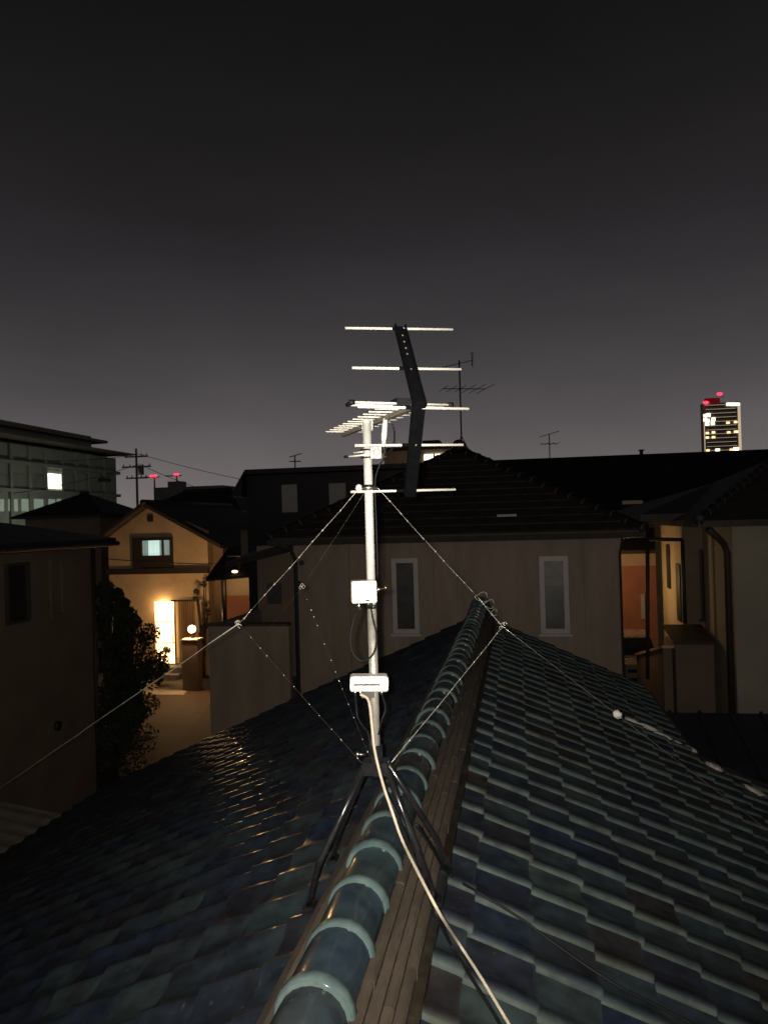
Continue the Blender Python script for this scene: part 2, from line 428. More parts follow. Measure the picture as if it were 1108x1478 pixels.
# roof slopes (decks)
left_slope = MB().add([(RX, YN, zL(RX) + DK), (RX, YF, zL(RX) + DK), (XL, YF, zL(XL) + DK), (XL, YN, zL(XL) + DK),
                       (RX, YN, zL(RX) + DK - .1), (RX, YF, zL(RX) + DK - .1), (XL, YF, zL(XL) + DK - .1), (XL, YN, zL(XL) + DK - .1)],
                      [(0, 1, 2, 3), (7, 6, 5, 4), (0, 4, 5, 1), (1, 5, 6, 2), (2, 6, 7, 3), (3, 7, 4, 0)]).build('roof_slope', 'deck', house)
rp = [(RX + .004, YN), (XR, YN), (XR, YJ), (XJ, YJ), (XJ, YF), (RX + .004, YF)]
rv = [(x, y, zR(x) + DK) for x, y in rp] + [(x, y, zR(x) + DK - .1) for x, y in rp]
right_slope = MB().add(rv, [(0, 1, 2, 3), (0, 3, 4, 5), (9, 8, 7, 6), (11, 10, 9, 6)] + [(i, (i + 1) % 6, (i + 1) % 6 + 6, i + 6) for i in range(6)]).build('roof_slope', 'deck', house)
# walls
wallb = MB()
wallb.prism([(-5.3, 0), (XJ - .3, 0), (XJ - .3, zR(XJ - .3) - .16), (RX, zR(RX) - .16), (-5.3, zL(-5.3) - .16)], YJ - .3, YF - .35)
wallb.prism([(-5.3, 0), (XR - .5, 0), (XR - .5, zR(XR - .5) - .16), (RX, zR(RX) - .16), (-5.3, zL(-5.3) - .16)], YN + .3, YJ - .303)
wallb.build('wall', 'plaster_dark', house)
# one roof tile: x runs down the slope, y across, crest near y=0
TW, TL, TE = .265, .285, .235
PROF = [(.000, .000, .8), (.002, .012, 1), (.006, .021, .95), (.012, .028, .35), (.024, .0325, .04), (.042, .031, 0), (.075, .0195, 0), (.112, .008, 0), (.170, .003, 0), (.215, .004, 0), (.250, .009, 0), (.276, .011, .05)]
def tile_mb():
    mb = MB()
    n = len(PROF)
    vs, th = [], []
    for x, lift in ((0, 0), (TL - .012, .0215), (TL, .019)):
        for (y, h, t) in PROF:
            vs.append((x, y, h + lift)); th.append(max(t, .25) if x == TL else t)
    fs = []
    for j in range(2):
        for i in range(n - 1):
            fs.append((j * n + i, (j + 1) * n + i, (j + 1) * n + i + 1, j * n + i + 1))
    mb.add(vs, fs, True, th)
    fr = [(TL, y, h + .019) for y, h, t in PROF] + [(TL - .004, y, h + .001) for y, h, t in PROF]
    mb.add(fr, [(i, i + n, i + 1 + n, i + 1) for i in range(n - 1)], False, [.3] * (2 * n))
    # the rising side edge
    sd = [(0, 0, 0), (TL, 0, .019), (TL, 0, .002), (0, 0, -.017)]
    mb.add(sd, [(0, 1, 2, 3)], False, [.9] * 4)
    return mb
tmb = tile_mb()
tile_me = tmb.mesh('tile'); tile_me.materials.append(M['tile'])
CP, SP = 1 / math.sqrt(1 + PITCH_R ** 2), PITCH_R / math.sqrt(1 + PITCH_R ** 2)
def tile_matrix(side, xf, y):
    """xf = x of the tile's lower edge, y = start along the ridge"""
    if side > 0:
        v, u, n = V((CP, 0, -SP)), V((0, 1, 0)), V((SP, 0, CP)); z = zR(xf)
    else:
        v, u, n = V((-CP, 0, -SP)), V((0, -1, 0)), V((-SP, 0, CP)); z = zL(xf)
    m = Matrix((v, u, n)).transposed().to_4x4()
    o = V((xf, y, z - .03)) - v * TL
    return Matrix.Translation(o) @ m
spots = []
ncol = int((YF - YN) / TW)
y_start = YF - ncol * TW
DX = TE * CP
for k in range(40):
    xf = 0.0 + (k - 1) * DX
    if xf > XR + .02: break
    for c in range(ncol):
        y = y_start + c * TW
        if y + TW > YJ + .02 and xf > XJ + .03: continue
        spots.append((1, xf, y))
for k in range(40):
    xf = RX - .30 - k * DX
    if xf < XL - .1: break
    for c in range(ncol):
        spots.append((-1, xf, y_start + (c + 1) * TW))
def shown(sp):
    s, xf, y = sp
    q = V((xf - s * .1, y + s * TW / 2, (zR if s > 0 else zL)(xf - s * .1)))
    px, py, D = proj(q)
    if D < .3 or not (-25 < px < 1133 and 0 < py < 1500): return -1
    if s < 0 and xf > -.85: return 0           # tucked behind the ridge stack
    nrm = V((SP * s, 0, CP))
    return -nrm.dot((q - CAM).normalized()) / D ** 2
spots.sort(key=shown, reverse=True)
stuff = {1: MB(), -1: MB()}
for i, (s, xf, y) in enumerate(spots):
    m = tile_matrix(s, xf, y)
    m = m @ Matrix.Translation((random.uniform(-.007, .007), random.uniform(-.003, .003), random.uniform(-.002, .004))) @ Matrix.Rotation(random.uniform(-.018, .018), 4, 'Z') @ Matrix.Rotation(random.uniform(-.010, .010), 4, 'Y') @ Matrix.Rotation(random.uniform(-.012, .012), 4, 'X')
    par = right_slope if s > 0 else left_slope
    if i < 300:
        o = bpy.data.objects.new('tile', tile_me); col.objects.link(o)
        o.parent = par; o.matrix_parent_inverse = Matrix.Identity(4); o.matrix_basis = m
        o.matrix_parent_inverse = wmat(house).inverted() if False else Matrix.Identity(4)
        WM_child = m
        o.matrix_world = m
    else:
        stuff[s].add([m @ V(p) for p in tmb.v], tmb.f, True, tmb.thin)
# (every slope mesh is built in world coordinates, so a slope's own matrix is the identity)
for s, par in ((1, right_slope), (-1, left_slope)):
    stuff[s].sm = [True] * len(stuff[s].f)
    stuff[s].build('tile_field', 'tile', par, kind='stuff')
# eave fascia and gable boards
fb = MB()
fb.box((XL + .05, YN, zL(XL) - .32), (XL + .09, YF, zL(XL) - .13))
fb.build('fascia_board', 'dark_trim', house)
def barge(x0, x1, zf, y):
    return MB().add([(x0, y, zf(x0) - .06), (x1, y, zf(x1) - .06), (x1, y, zf(x1) - .26), (x0, y, zf(x0) - .26),
                     (x0, y + .04, zf(x0) - .06), (x1, y + .04, zf(x1) - .06), (x1, y + .04, zf(x1) - .26), (x0, y + .04, zf(x0) - .26)],
                    [(0, 1, 2, 3), (7, 6, 5, 4), (0, 4, 5, 1), (1, 5, 6, 2), (2, 6, 7, 3), (3, 7, 4, 0)])
barge(RX, XL, zL, YF + .002).build('barge_board', 'dark_trim', house)
barge(RX, XJ, zR, YF + .002).build('barge_board', 'dark_trim', house)
barge(XJ, XR, zR, YJ + .002).build('barge_board', 'dark_trim', house)

# ridge: stacked flat course tiles under round cap tiles
ZC = 5.195                                   # springing of the round caps
ridge = MB().box((RX - .10, YN, 4.98), (RX + .10, YF - .05, ZC)).build('ridge', 'ridgeclay', house)
layers = [(.215, 4.985, 5.048), (.190, 5.050, 5.090), (.165, 5.092, 5.130), (.140, 5.132, 5.168), (.116, 5.170, 5.204)]
seg = .53
for li, (w, z0, z1) in enumerate(layers):
    mbc = MB()
    mbc.add([(.09, 0, z0), (w, 0, z0), (w + .004, 0, z1 - .007), (w - .004, 0, z1), (.09, 0, z1 + .003),
             (.09, seg - .0012, z0), (w, seg - .0012, z0), (w + .004, seg - .0012, z1 - .007), (w - .004, seg - .0012, z1), (.09, seg - .0012, z1 + .003)],
            [(4, 3, 2, 1, 0), (5, 6, 7, 8, 9), (0, 1, 6, 5), (1, 2, 7, 6), (2, 3, 8, 7), (3, 4, 9, 8)])
    cme = mbc.mesh('ridge_course_tile'); cme.materials.append(M['course' if li == 0 else 'ridgeclay'])
    y = YN + (seg / 2 if li % 2 else 0)
    far = MB()
    while y < YF - .5:
        o = link('ridge_course_tile', cme, ridge)
        o.location = (RX + random.uniform(-.002, .002), y, random.uniform(-.001, .001)); o.rotation_euler = (random.uniform(-.0015, .0015), 0, random.uniform(-.003, .003))
        far.add([(2 * RX - (RX + p[0]), y + p[1], p[2]) for p in mbc.v], mbc.f)
        y += seg
    far.build('ridge_course', 'ridgeclay', ridge, kind='stuff')
# a cap tile: half round body with a thicker collar at its near end
def cap_mb():
    mb = MB()
    n = 13
    rings = [(0, .096, .6), (.003, .1005, 1), (.020, .1025, 1), (.038, .1012, .9), (.046, .0955, .45), (.058, .0925, .10), (.16, .0910, 0), (.29, .0885, .0)]
    vs, th = [], []
    for y, r, t in rings:
        for j in range(n):
            a = math.pi * (j / (n - 1) * 1.16 - .08)
            vs.append((r * math.cos(a), y, r * math.sin(a) * 1.02)); th.append(t)
    fs = [(i * n + j, i * n + j + 1, (i + 1) * n + j + 1, (i + 1) * n + j) for i in range(len(rings) - 1) for j in range(n - 1)]
    mb.add(vs, fs, True, th)
    vs = []
    for r in (.096, .085):
        for j in range(n):
            a = math.pi * (j / (n - 1) * 1.16 - .08)
            vs.append((r * math.cos(a), 0, r * math.sin(a) * 1.02))
    mb.add(vs, [(j, j + n, j + 1 + n, j + 1) for j in range(n - 1)], False, [1] * (2 * n))
    return mb
cap_me = cap_mb().mesh('ridge_tile'); cap_me.materials.append(M['cap'])
y = 1.8 - 11 * TW
k = 0
while y < YF - .25:
    o = link('ridge_tile', cap_me, ridge)
    o.location = (RX + random.uniform(-.004, .004), y, ZC + random.uniform(-.002, .003))
    o.rotation_euler = (random.uniform(-.008, .016), random.uniform(-.06, .06), random.uniform(-.02, .02))
    k_ = random.uniform(.97, 1.025); o.scale = (k_, 1, k_)
    y += TW
ye = y
# end tile closing the ridge at the gable
mb = MB()
ang = [math.pi * (j / 14) for j in range(15)]
outl = [(RX + .135 * math.cos(a), ZC + .02 + .125 * math.sin(a)) for a in ang] + [(RX - .17, ZC - .05), (RX - .2, 5.0), (RX + .2, 5.0), (RX + .17, ZC - .05)]
mb.prism(outl, ye + .002, ye + .07)
mb.build('ridge_end_tile', 'cap', ridge)
# mortar left on the tiles along the stepped verge
def lump(c, sx, sy, sz, name='mortar_patch'):
    mb = MB().ball((0, 0, 0), 1, 9, 5)
    mb.v = [(p[0] * sx * random.uniform(.7, 1.2), p[1] * sy * random.uniform(.7, 1.2), p[2] * sz * random.uniform(.8, 1.1)) for p in mb.v]
    m = Matrix.Translation(c) @ Matrix((V((CP, 0, -SP)), V((0, 1, 0)), V((SP, 0, CP)))).transposed().to_4x4()
    mb.v = [tuple(m @ V(p)) for p in mb.v]
    mb.build(name, 'mortar', house)
for (px, py, sx, sy) in ((935, 1050, .10, .022), (956, 1062, .10, .026), (978, 1073, .05, .04), (996, 1081, .075, .045), (1030, 1106, .085, .07), (1088, 1141, .11, .09), (912, 1041, .09, .02)):
    lump(hR(px, py, .012), sx, sy, .022)

# ================================================================== MAST AND ITS MOUNT
MX, MY = RX, 2.70
hub = V((MX, MY, 5.545))
mast = thing('antenna_mast', (MX, MY, 5.30), 'bright steel antenna mast on a black four legged mount straddling the ridge', 'mast')
MTOP = 6.752
MB().tube([(MX, MY, 5.50), (MX, MY, 6.10)], .0165, 16).build('pole', 'dull_mast', mast)
MB().tube([(MX, MY, 6.09), (MX, MY, MTOP)], .0155, 16).build('pole', 'mast', mast)
MB().tube([(MX, MY, 6.085), (MX, MY, 6.10)], .0185, 16).build('pole_joint', 'galv', mast)
MB().tube([(MX, MY, MTOP - .001), (MX, MY, MTOP + .006)], .0165, 16).build('pole_cap', 'mast', mast)
mb = MB().tube([(MX, MY, 5.49), (MX, MY, 5.60)], .024, 14)
mb.box((MX - .045, MY - .035, 5.50), (MX + .045, MY + .035, 5.545))
mb.build('mount_hub', 'black_paint', mast)
MB().tube([(MX - .03, MY - .036, 5.575), (MX - .052, MY - .05, 5.58)], .005, 6).ball((MX - .055, MY - .052, 5.581), .009, 8, 5).build('clamp_bolt', 'galv', mast)
# legs bend outward then drop to the roof
feet = [hL(446, 1308, .030), hL(480, 1241, .030), hR(644, 1256, .035), hR(628, 1296, .035)]
knees = [at(459, 1250, 2.66), at(488, 1205, 2.98), at(630, 1212, 2.86), at(606, 1236, 2.66)]
tops = [V((MX - .035, MY - .02, 5.535)), V((MX - .035, MY + .02, 5.535)), V((MX + .035, MY + .02, 5.535)), V((MX + .035, MY - .02, 5.535))]
for f, kn, t in zip(feet, knees, tops):
    k2 = kn
    d1 = (t - k2).normalized(); d2 = (f - k2).normalized()
    pts = [t, t.lerp(k2, .6), k2 + d1 * .03, k2 + (d1 + d2) * .006, k2 + d2 * .03, k2.lerp(f, .7), f]
    lg = MB().tube(pts, [.0112, .0112, .0112, .0112, .0108, .0105, .0105], 12).build('leg', 'black_paint', mast)
    sd = -1 if f.x < MX else 1
    pl = MB().box((-.022, -.03, -.006), (.022, .03, .006), Matrix.Translation(f) @ Matrix.Rotation(sd * math.atan(PITCH_R), 4, 'Y'))
    pl.build('foot', 'black_plastic', lg)
# guy ring
GZ = hX(524, 703, MX).z
rg = MB()
for i in range(24):
    pass
pts = [V((MX + .034 * math.cos(2 * math.pi * i / 24), MY + .034 * math.sin(2 * math.pi * i / 24), GZ)) for i in range(25)]
rg.tube(pts, .0035, 6)
rg.tube([(MX, MY, GZ - .012), (MX, MY, GZ + .012)], .020, 14)
gr = rg.build('guy_ring', 'galv', mast)
MB().ball((MX - .030, MY - .026, GZ + .0), .013, 10, 6, (1, .6, 1.1)).build('wing_nut', 'mast', gr)

# ================================================================== TV ANTENNA
ZB = at(602, 586, 2.40).z
RC = at(603, 585, 2.40)
TIP = hZ(496, 628, ZB)
ant = thing('television_antenna', (MX, MY, ZB - .15), 'television antenna with corner reflector and a row of short rods, clamped atop the mast', 'antenna')
bd = (TIP - RC); bd.z = 0; BL = bd.length; bd.normalize()
bw = V((bd.y, -bd.x, 0))                     # rods run this way (to the right)
def rod_axes(p): return Matrix.Translation(p) @ Matrix((bw, bd, V((0, 0, 1)))).transposed().to_4x4()
B0 = rod_axes(RC)
MB().box((-.008, .02, -.008), (.008, BL + .015, .008), B0).build('boom', 'boom', ant)
ND = 11
for i in range(ND):
    t = .16 + (BL - .17) * i / (ND - 1)
    L = .088 - .010 * i / ND
    MB().tube([B0 @ V((-L, t, .010)), B0 @ V((L, t, .010))], .0027, 8).build('director_rod', 'rod', ant)
# corner reflector: two black arms with pale rods
topc, botc = at(577, 474, 2.72), at(592, 714, 2.76)
midc = RC - bd * .01
arm_w = .021
for end in (topc, botc):
    d = (end - midc); ln = d.length; d.normalize()
    sidev = V(bw); nrm = d.cross(sidev).normalized()
    m = Matrix.Translation(midc) @ Matrix((sidev, nrm, d)).transposed().to_4x4()
    mb = MB()
    mb.box((-arm_w, -.004, -.012), (arm_w, .004, ln + .008), m)
    mb.box((-arm_w, -.014, -.012), (-arm_w + .005, -.0042, ln + .008), m)
    mb.box((arm_w - .005, -.014, -.012), (arm_w, -.0042, ln + .008), m)
    arm = mb.build('reflector_arm', 'arm_black', ant)
    for q in ((.42, .62, .70, .79, .88) if end is topc else (.40,)):
        c_ = m @ V((random.uniform(-.004, .006), -.0055, ln * q)); c2 = m @ V((.002, .0055, ln * q))
        for cc, sg in ((c_, -1), ):
            for sgn in (-1, 1):
                MB().tube([m @ V((.001, sgn * .003, ln * q)), m @ V((.001, sgn * .0075, ln * q))], .0036, 8).build('hole_disc', 'boom', arm)  # pale discs stand in for sky light seen through the arm's holes
for (xa, xb, ya, yb, D, ex) in ((498, 653, 473.5, 475.5, 2.72, 0), (508, 665, 531, 533, 2.56, 0), (516, 676, 587, 590, 2.40, 0), (512, 668, 643, 642, 2.58, 0), (506, 657, 710, 706.5, 2.76, 0)):
    c_ = at((xa + xb) / 2, (ya + yb) / 2, D)
    hl = .5 * (xb - xa) / F * D / (bw.dot(RT))
    # rods follow the reflector's width, a little skewed as fitted
    e0 = at(xa, ya, D - hl * bw.dot(FW) * .6); e1 = at(xb, yb, D + hl * bw.dot(FW) * .6)
    MB().tube([e0, e1], .0046, 10).build('reflector_rod', 'rod', ant)
    MB().tube([c_ - bw * .026 - bd * .001, c_ + bw * .026 - bd * .001], .0062, 8).build('rod_clip', 'arm_black', ant)
# driven element behind the reflector
dz = B0 @ V((0, .07, .016))
mb = MB().box((-.052, .045, .006), (.020, .105, .030), B0).build('dipole_housing', 'black_plastic', ant)
for oz, oy in ((.013, .055), (.010, .09)):
    MB().tube([B0 @ V((-.200, oy, oz)), B0 @ V((.135, oy, oz))], .0038, 8).build('dipole_rod', 'rod', ant)
for sx in (-.200, .135):
    MB().tube([B0 @ V((sx - .006, .055, .013)), B0 @ V((sx + .010, .055, .013))], .0085, 8).tube([B0 @ V((sx, .050, .012)), B0 @ V((sx, .095, .010))], .0075, 8).build('dipole_cap', 'black_plastic', ant)
# stay down to the mast clamp
sA = hZ(556, 604, ZB); sB = at(553, 644, (sA - CAM).dot(FW))
MB().tube([sA, sA.lerp(sB, .35), sA.lerp(sB, .6), sB], [.0085, .0095, .0105, .0060], 10).build('stay', 'rod', ant)
cz = hX(530, 655, MX).z
mb = MB()
for dz_ in (-.014, .014):
    mb.tube([(MX - .022, MY - .02, cz + dz_), (MX + .07, MY - .005, cz + dz_ * .9), sB], .0035, 6)
mb.box((MX + .017, MY - .028, cz - .02), (MX + .055, MY - .012, cz + .02))
mb.build('mast_clamp', 'galv', ant)
MB().ball((MX + .040, MY - .034, cz + .002), .0135, 10, 6, (1, .6, 1)).build('wing_nut', 'mast', ant)
cl = MB().tube([(MX + .02, MY - .022, cz - .004), (MX - .078, MY + .01, cz - .006)], .0036, 6)
cl.tube([(MX + .02, MY + .022, cz + .012), (MX - .058, MY + .04, cz + .010)], .0036, 6).build('clamp_bolt', 'rod', ant)
MB().tube([(MX - .070, MY + .007, cz - .006), (MX - .088, MY + .013, cz - .006)], .0048, 6).build('bolt_end', 'black_plastic', ant)
MB().box((MX - .02, MY + .013, ZB - .03), (MX + .02, MY + .030, ZB + .012)).build('boom_bracket', 'galv', ant)

# ================================================================== BOXES ON THE MAST
d_m = (V((MX, MY, 6.0)) - CAM).dot(FW)
# booster
p0, p1 = at(507, 838, d_m - .055), at(543, 870, d_m - .055)
bc = (p0 + p1) / 2
bw_, bh = abs((p1 - p0).dot(RT)), abs((p1 - p0).dot(UP))
boost = thing('booster_box', (bc.x, bc.y, bc.z - bh / 2), 'square white plastic signal booster box strapped high on the mast', 'electrical box')
mB = Matrix.Translation(bc) @ Matrix.Rotation(YAW + .12, 4, 'Z')
MB().rbox((-bw_ / 2, -.018, -bh / 2), (bw_ / 2, .036, bh / 2), .006, mB).build('casing', 'white_plastic', boost)
MB().rbox((-bw_ / 2 + .006, -.021, -bh / 2 + .006), (bw_ / 2 - .006, -.0185, bh / 2 - .006), .005, mB).build('cover', 'white_plastic', boost)
MB().box((.004, -.0225, -bh / 2 + .007), (.016, -.0212, -bh / 2 + .012), mB).build('drain_mark', 'slot', boost)
mb = MB().tube([mB @ V((bw_ / 2 - .004, .02, .002)), mB @ V((bw_ / 2 + .026, .02, .006))], .0042, 8)
mb.tube([mB @ V((bw_ / 2 + .010, .02, -.006)), mB @ V((bw_ / 2 + .010, .02, .013))], .0035, 6)
mb.build('clamp_bolt', 'galv', boost)
MB().ball(mB @ V((bw_ / 2 + .036, .02, .009)), .0065, 8, 5).build('wing_nut', 'brass', boost)
for xx in (-.018, .024):
    MB().tube([mB @ V((xx, .008, -bh / 2 + .001)), mB @ V((xx, .008, -bh / 2 - .022))], .0065, 8).build('connector', 'black_plastic' if xx > 0 else 'galv', boost)
# splitter
p0, p1 = at(505, 975, d_m - .055), at(560, 997, d_m - .055)
sc_ = (p0 + p1) / 2
sw, sh = abs((p1 - p0).dot(RT)), abs((p1 - p0).dot(UP))
split = thing('splitter_box', (sc_.x, sc_.y, sc_.z - sh / 2), 'wide flat white plastic splitter box with a dark slot, low on the mast', 'electrical box')
mS = Matrix.Translation(sc_) @ Matrix.Rotation(YAW + .05, 4, 'Z') @ Matrix.Rotation(rad(2.0), 4, 'Y')
MB().rbox((-sw / 2, -.020, -sh / 2), (sw / 2, .038, sh / 2), .010, mS).build('casing', 'white_plastic', split)
MB().rbox((-sw / 2 + .012, -.0222, -.004), (sw / 2 - .030, -.0203, .001), .0022, mS).build('slot', 'slot', split)
MB().box((-.025, .02, -sh / 2 - .03), (.02, .036, -sh / 2 + .004), mS).build('bracket', 'gutter', split)
for xx in (-.048, -.03, .045):
    MB().tube([mS @ V((xx, .005, -sh / 2 + .001)), mS @ V((xx, .005, -sh / 2 - .014))], .0055, 8).build('connector', 'galv', split)

# ================================================================== CABLES
def cable(name, pts, r, m, label, group=None, n=8, sides=8):
    return MB().tube(cat(pts, n), r, sides).build(name, m, None, label, 'cable', group)
Dm = d_m - .04
p_drop = mB @ V((.024, .008, -bh / 2 - .02))
p_left = mB @ V((-.018, .008, -bh / 2 - .02))
cable('coaxial_cable', [p_left, at(512, 890, Dm), at(506, 915, Dm), at(508, 940, Dm), at(520, 953, Dm), at(534, 949, Dm - .01), at(542, 935, Dm - .01), at(543, 915, Dm - .01), at(538, 893, Dm - .01), p_drop],
      .0035, 'black_plastic', 'thin black cable hanging in a loop beneath the square booster box')
cable('coaxial_cable', [mS @ V((-.048, .005, -sh / 2 - .012)), at(514, 1020, Dm), at(516, 1035, Dm), at(524, 1049, Dm + .01), at(531, 1058, Dm + .02), at(536, 1085, Dm + .02)], .0035, 'black_plastic',
      'thin black cable drooping from the left connector of the splitter box')
cable('coaxial_cable', [mS @ V((.045, .005, -sh / 2 - .012)), at(556, 1022, Dm), at(551, 1040, Dm), at(546, 1060, Dm + .02)], .0032, 'black_plastic',
      'thin black cable drooping from the right connector of the splitter box')
pc = [mS @ V((-.03, .0, -sh / 2 - .012)), at(532, 1012, Dm - .005), at(537, 1050, Dm - .005), at(541, 1085, d_m - .05), at(552, 1130, d_m - .09), at(566, 1172, d_m - .14), at(580, 1212, d_m - .18), at(606, 1265, 2.38), at(634, 1318, 2.28)]
q1, q2, q3, q4 = hR(662, 1362, .030), hR(692, 1408, .028), hR(734, 1478, .028), hR(800, 1590, .028)
cable('coaxial_cable', pc + [q1, q2, q3, q4], .0052, 'cream_cable', 'thick cream cable running down the mast and over the ridge onto the tiles')
pb = [at(543, 1090, d_m - .03), at(556, 1140, d_m - .07), at(575, 1180, d_m - .11), at(592, 1225, 2.52), at(614, 1282, 2.42), at(632, 1325, 2.32)]
cable('coaxial_cable', pb + [hR(650, 1362, .034), hR(676, 1405, .034), hR(698, 1440, .034), hR(722, 1480, .034), hR(780, 1590, .034)], .0052, 'black_plastic', 'thick black cable lying just beside the cream cable down the tiles')
cable('coaxial_cable', [hX(600, 1190, RX + .21), hX(622, 1222, RX + .222)] + [hR(648, 1262, .038), hR(690, 1288, .042), hR(745, 1322, .044), hR(800, 1362, .042), hR(850, 1397, .044), hR(900, 1428, .043), hR(960, 1458, .042), hR(1030, 1496, .042)], .0050, 'black_plastic',
      'thin black cable wandering off across the tiles from the right leg of the mount')
cable('coaxial_cable', [at(566, 612, 2.55), at(569, 625, 2.56), at(567, 645, 2.60), at(556, 660, d_m + .01), at(546, 675, d_m + .025), at(541, 700, d_m + .024), at(543, 760, d_m + .022), at(545, 835, d_m + .022)], .0032, 'black_plastic', 'thin black cable hanging from the antenna boom behind the mast')

# ================================================================== GUY WIRES (two strands twisted)
def strand(mb, a, b, r, lump, gap, sag=.004, apart=None):
    """thin wire; lumps along it imitate the glints of its twisted turns"""
    a, b = V(a), V(b); d = b - a; L = d.length; d.normalize()
    u = d.orthogonal().normalized(); w = d.cross(u)
    ts, rs, t = [0.0], [r], 0.0
    while t < L - gap * .6:
        t += gap * random.uniform(.45, 1.5)
        k = lump * random.uniform(.6, 1.25); ln = random.uniform(.005, .011)
        if t + ln * 2 > L: break
        if apart is not None:
            apart.tube([a + d * t - V((0, 0, sag * 4 * (t / L) * (1 - t / L))), a + d * (t + ln * .5) - V((0, 0, sag * 4 * (t / L) * (1 - t / L))), a + d * (t + ln) - V((0, 0, sag * 4 * (t / L) * (1 - t / L)))], [r, r + k, r], 6)
            ts.append(t); rs.append(r)
        else:
            ts += [t, t + ln * .5, t + ln, t + ln * 1.5]; rs += [r, r + k * .8, r + k, r]
        t += ln * 1.5
    ts.append(L); rs.append(r)
    o1, o2 = random.uniform(0, 6), random.uniform(0, 6)
    pts = [a + d * x + (u * math.sin(x * 21 + o1) + w * math.cos(x * 17 + o2)) * r * .8 - V((0, 0, sag * 4 * (x / L) * (1 - x / L))) for x in ts]
    mb.tube(pts, rs, 6)
def guy(label, top, node, base, anchor, bend=None, r_up=.0010, r_tie=.0005, r_anc=.0012, mats=('wire_bright', 'wire_dark', 'wire_bright')):
    g = thing('guy_wire', anchor, label, 'wire', 'guy wires staying the mast')
    mb = MB()
    if bend:
        strand(mb, top, bend, r_up, .0021, .085); strand(mb, bend, node, r_up, .0022, .05)
    else: strand(mb, top, node, r_up, .0010, .09)
    mb.build('upper_strand', mats[0], g)
    mb = MB(); turns = MB(); strand(mb, node, base, r_tie, .0020, .07, .004, turns)
    ts_ = mb.build('tie_strand', mats[1], g); turns.build('glint_turns', 'wire_bright', ts_)  # pale lumps on a dark strand: glints put into shape and colour
    mb = MB(); strand(mb, node, anchor, r_anc, .0007, .25); mb.build('anchor_strand', mats[2], g)
    mb = MB()
    for i in range(3):
        c = node + V((random.uniform(-.012, .012), random.uniform(-.01, .01), random.uniform(-.012, .012)))
        mb.tube([c + V((.007 * math.cos(t), .004 * math.sin(2 * t), .007 * math.sin(t))) for t in [k * .7 for k in range(8)]], .0014, 5)
    mb.build('knot', 'wire_bright', g)
    return g
ringL = V((MX - .034, MY, GZ)); ringR = V((MX + .034, MY, GZ)); ringB = V((MX - .012, MY + .032, GZ))
baseL, baseR = V((MX - .045, MY + .01, 5.52)), V((MX + .05, MY + .03, 5.53))
node1 = at(345, 900, 3.2); 
anc1 = hL(-190, 1268, .06)
guy('twisted wire stay running from the mast down to the left eave', ringL, node1, baseL + V((.0, .02, -.01)), anc1, at(363, 880, 3.17), r_anc=.0021)
node2 = at(725, 904, 3.35)
anc2 = hR(1215, 1280, .06)
g2 = guy('twisted wire stay with a white egg insulator running towards the right eave', ringR, node2, baseR, anc2, at(690, 863, 3.31), r_tie=.0010, r_anc=.0009, mats=('wire_bright', 'wire_bright', 'wire'))
mb = MB()
for (px, py, s_) in ((694, 862, .028), (705, 872, .024), (712, 884, .016)):
    c = at(px, py, 3.32)
    mb.tube([c + RT * (s_ * math.cos(t)) + UP * (s_ * .7 * math.sin(t) + .006 * math.sin(2 * t)) + FW * .01 * math.cos(t) for t in [k * .42 for k in range(15)]], .0014, 5)
mb.build('loose_coil', 'wire', g2)
# egg insulator sits on the anchor strand
dd = (anc2 - node2).normalized()
best = min((i / 400 for i in range(400)), key=lambda t: abs(proj(node2.lerp(anc2, t))[0] - 891))
mb = MB().ball((0, 0, 0), .021, 12, 8)
rotm = dd.to_track_quat('Z', 'Y').to_matrix().to_4x4()
mb.v = [tuple(Matrix.Translation(node2.lerp(anc2, best)) @ rotm @ V((p[0] * random.uniform(.75, 1.15), p[1] * random.uniform(.75, 1.15), p[2] * random.uniform(1.0, 1.5)))) for p in mb.v]
mb.build('egg_insulator', 'mortar', g2)
node3 = at(436, 847, 3.55)
guy('thin twisted wire stay running from the mast to the back of the left slope', ringB, node3, baseL + V((.02, .04, .0)), hL(330, 1000, .05) if False else V((-4.2, 8.2, zL(-4.2) + .05)), None, .0005, .0004, .0003, ('wire', 'wire_dark', 'wire'))

# ================================================================== HOUSES
def hip_roof(name, parent, m, x0, x1, y0, y1, z, peak, th=.14, ridge_half=0.0, px=None, py=None):
    """hipped roof: eave rectangle, ridge along x of half length ridge_half round px,py"""
    px = (x0 + x1) / 2 if px is None else px; py = (y0 + y1) / 2 if py is None else py
    mb = MB()
    e = [(x0, y0), (x1, y0), (x1, y1), (x0, y1)]
    if ridge_half > 0:
        vs = [(x, y, z + th) for x, y in e] + [(px - ridge_half, py, peak), (px + ridge_half, py, peak)] + [(x, y, z) for x, y in e]
        fs = [(0, 1, 5, 4), (1, 2, 5), (2, 3, 4, 5), (3, 0, 4), (9, 8, 7, 6)] + [(i, (i + 1) % 4, (i + 1) % 4 + 6, i + 6) for i in range(4)]
        hips = [((x0, y0), (px - ridge_half, py)), ((x1, y0), (px + ridge_half, py)), ((x1, y1), (px + ridge_half, py)), ((x0, y1), (px - ridge_half, py))]
    else:
        vs = [(x, y, z + th) for x, y in e] + [(px, py, peak)] + [(x, y, z) for x, y in e]
        fs = [(0, 1, 4), (1, 2, 4), (2, 3, 4), (3, 0, 4), (8, 7, 6, 5)] + [(i, (i + 1) % 4, (i + 1) % 4 + 5, i + 5) for i in range(4)]
        hips = [(c, (px, py)) for c in e]
    mb.add(vs, fs)
    r = mb.build(name, m, parent)
    return r, hips
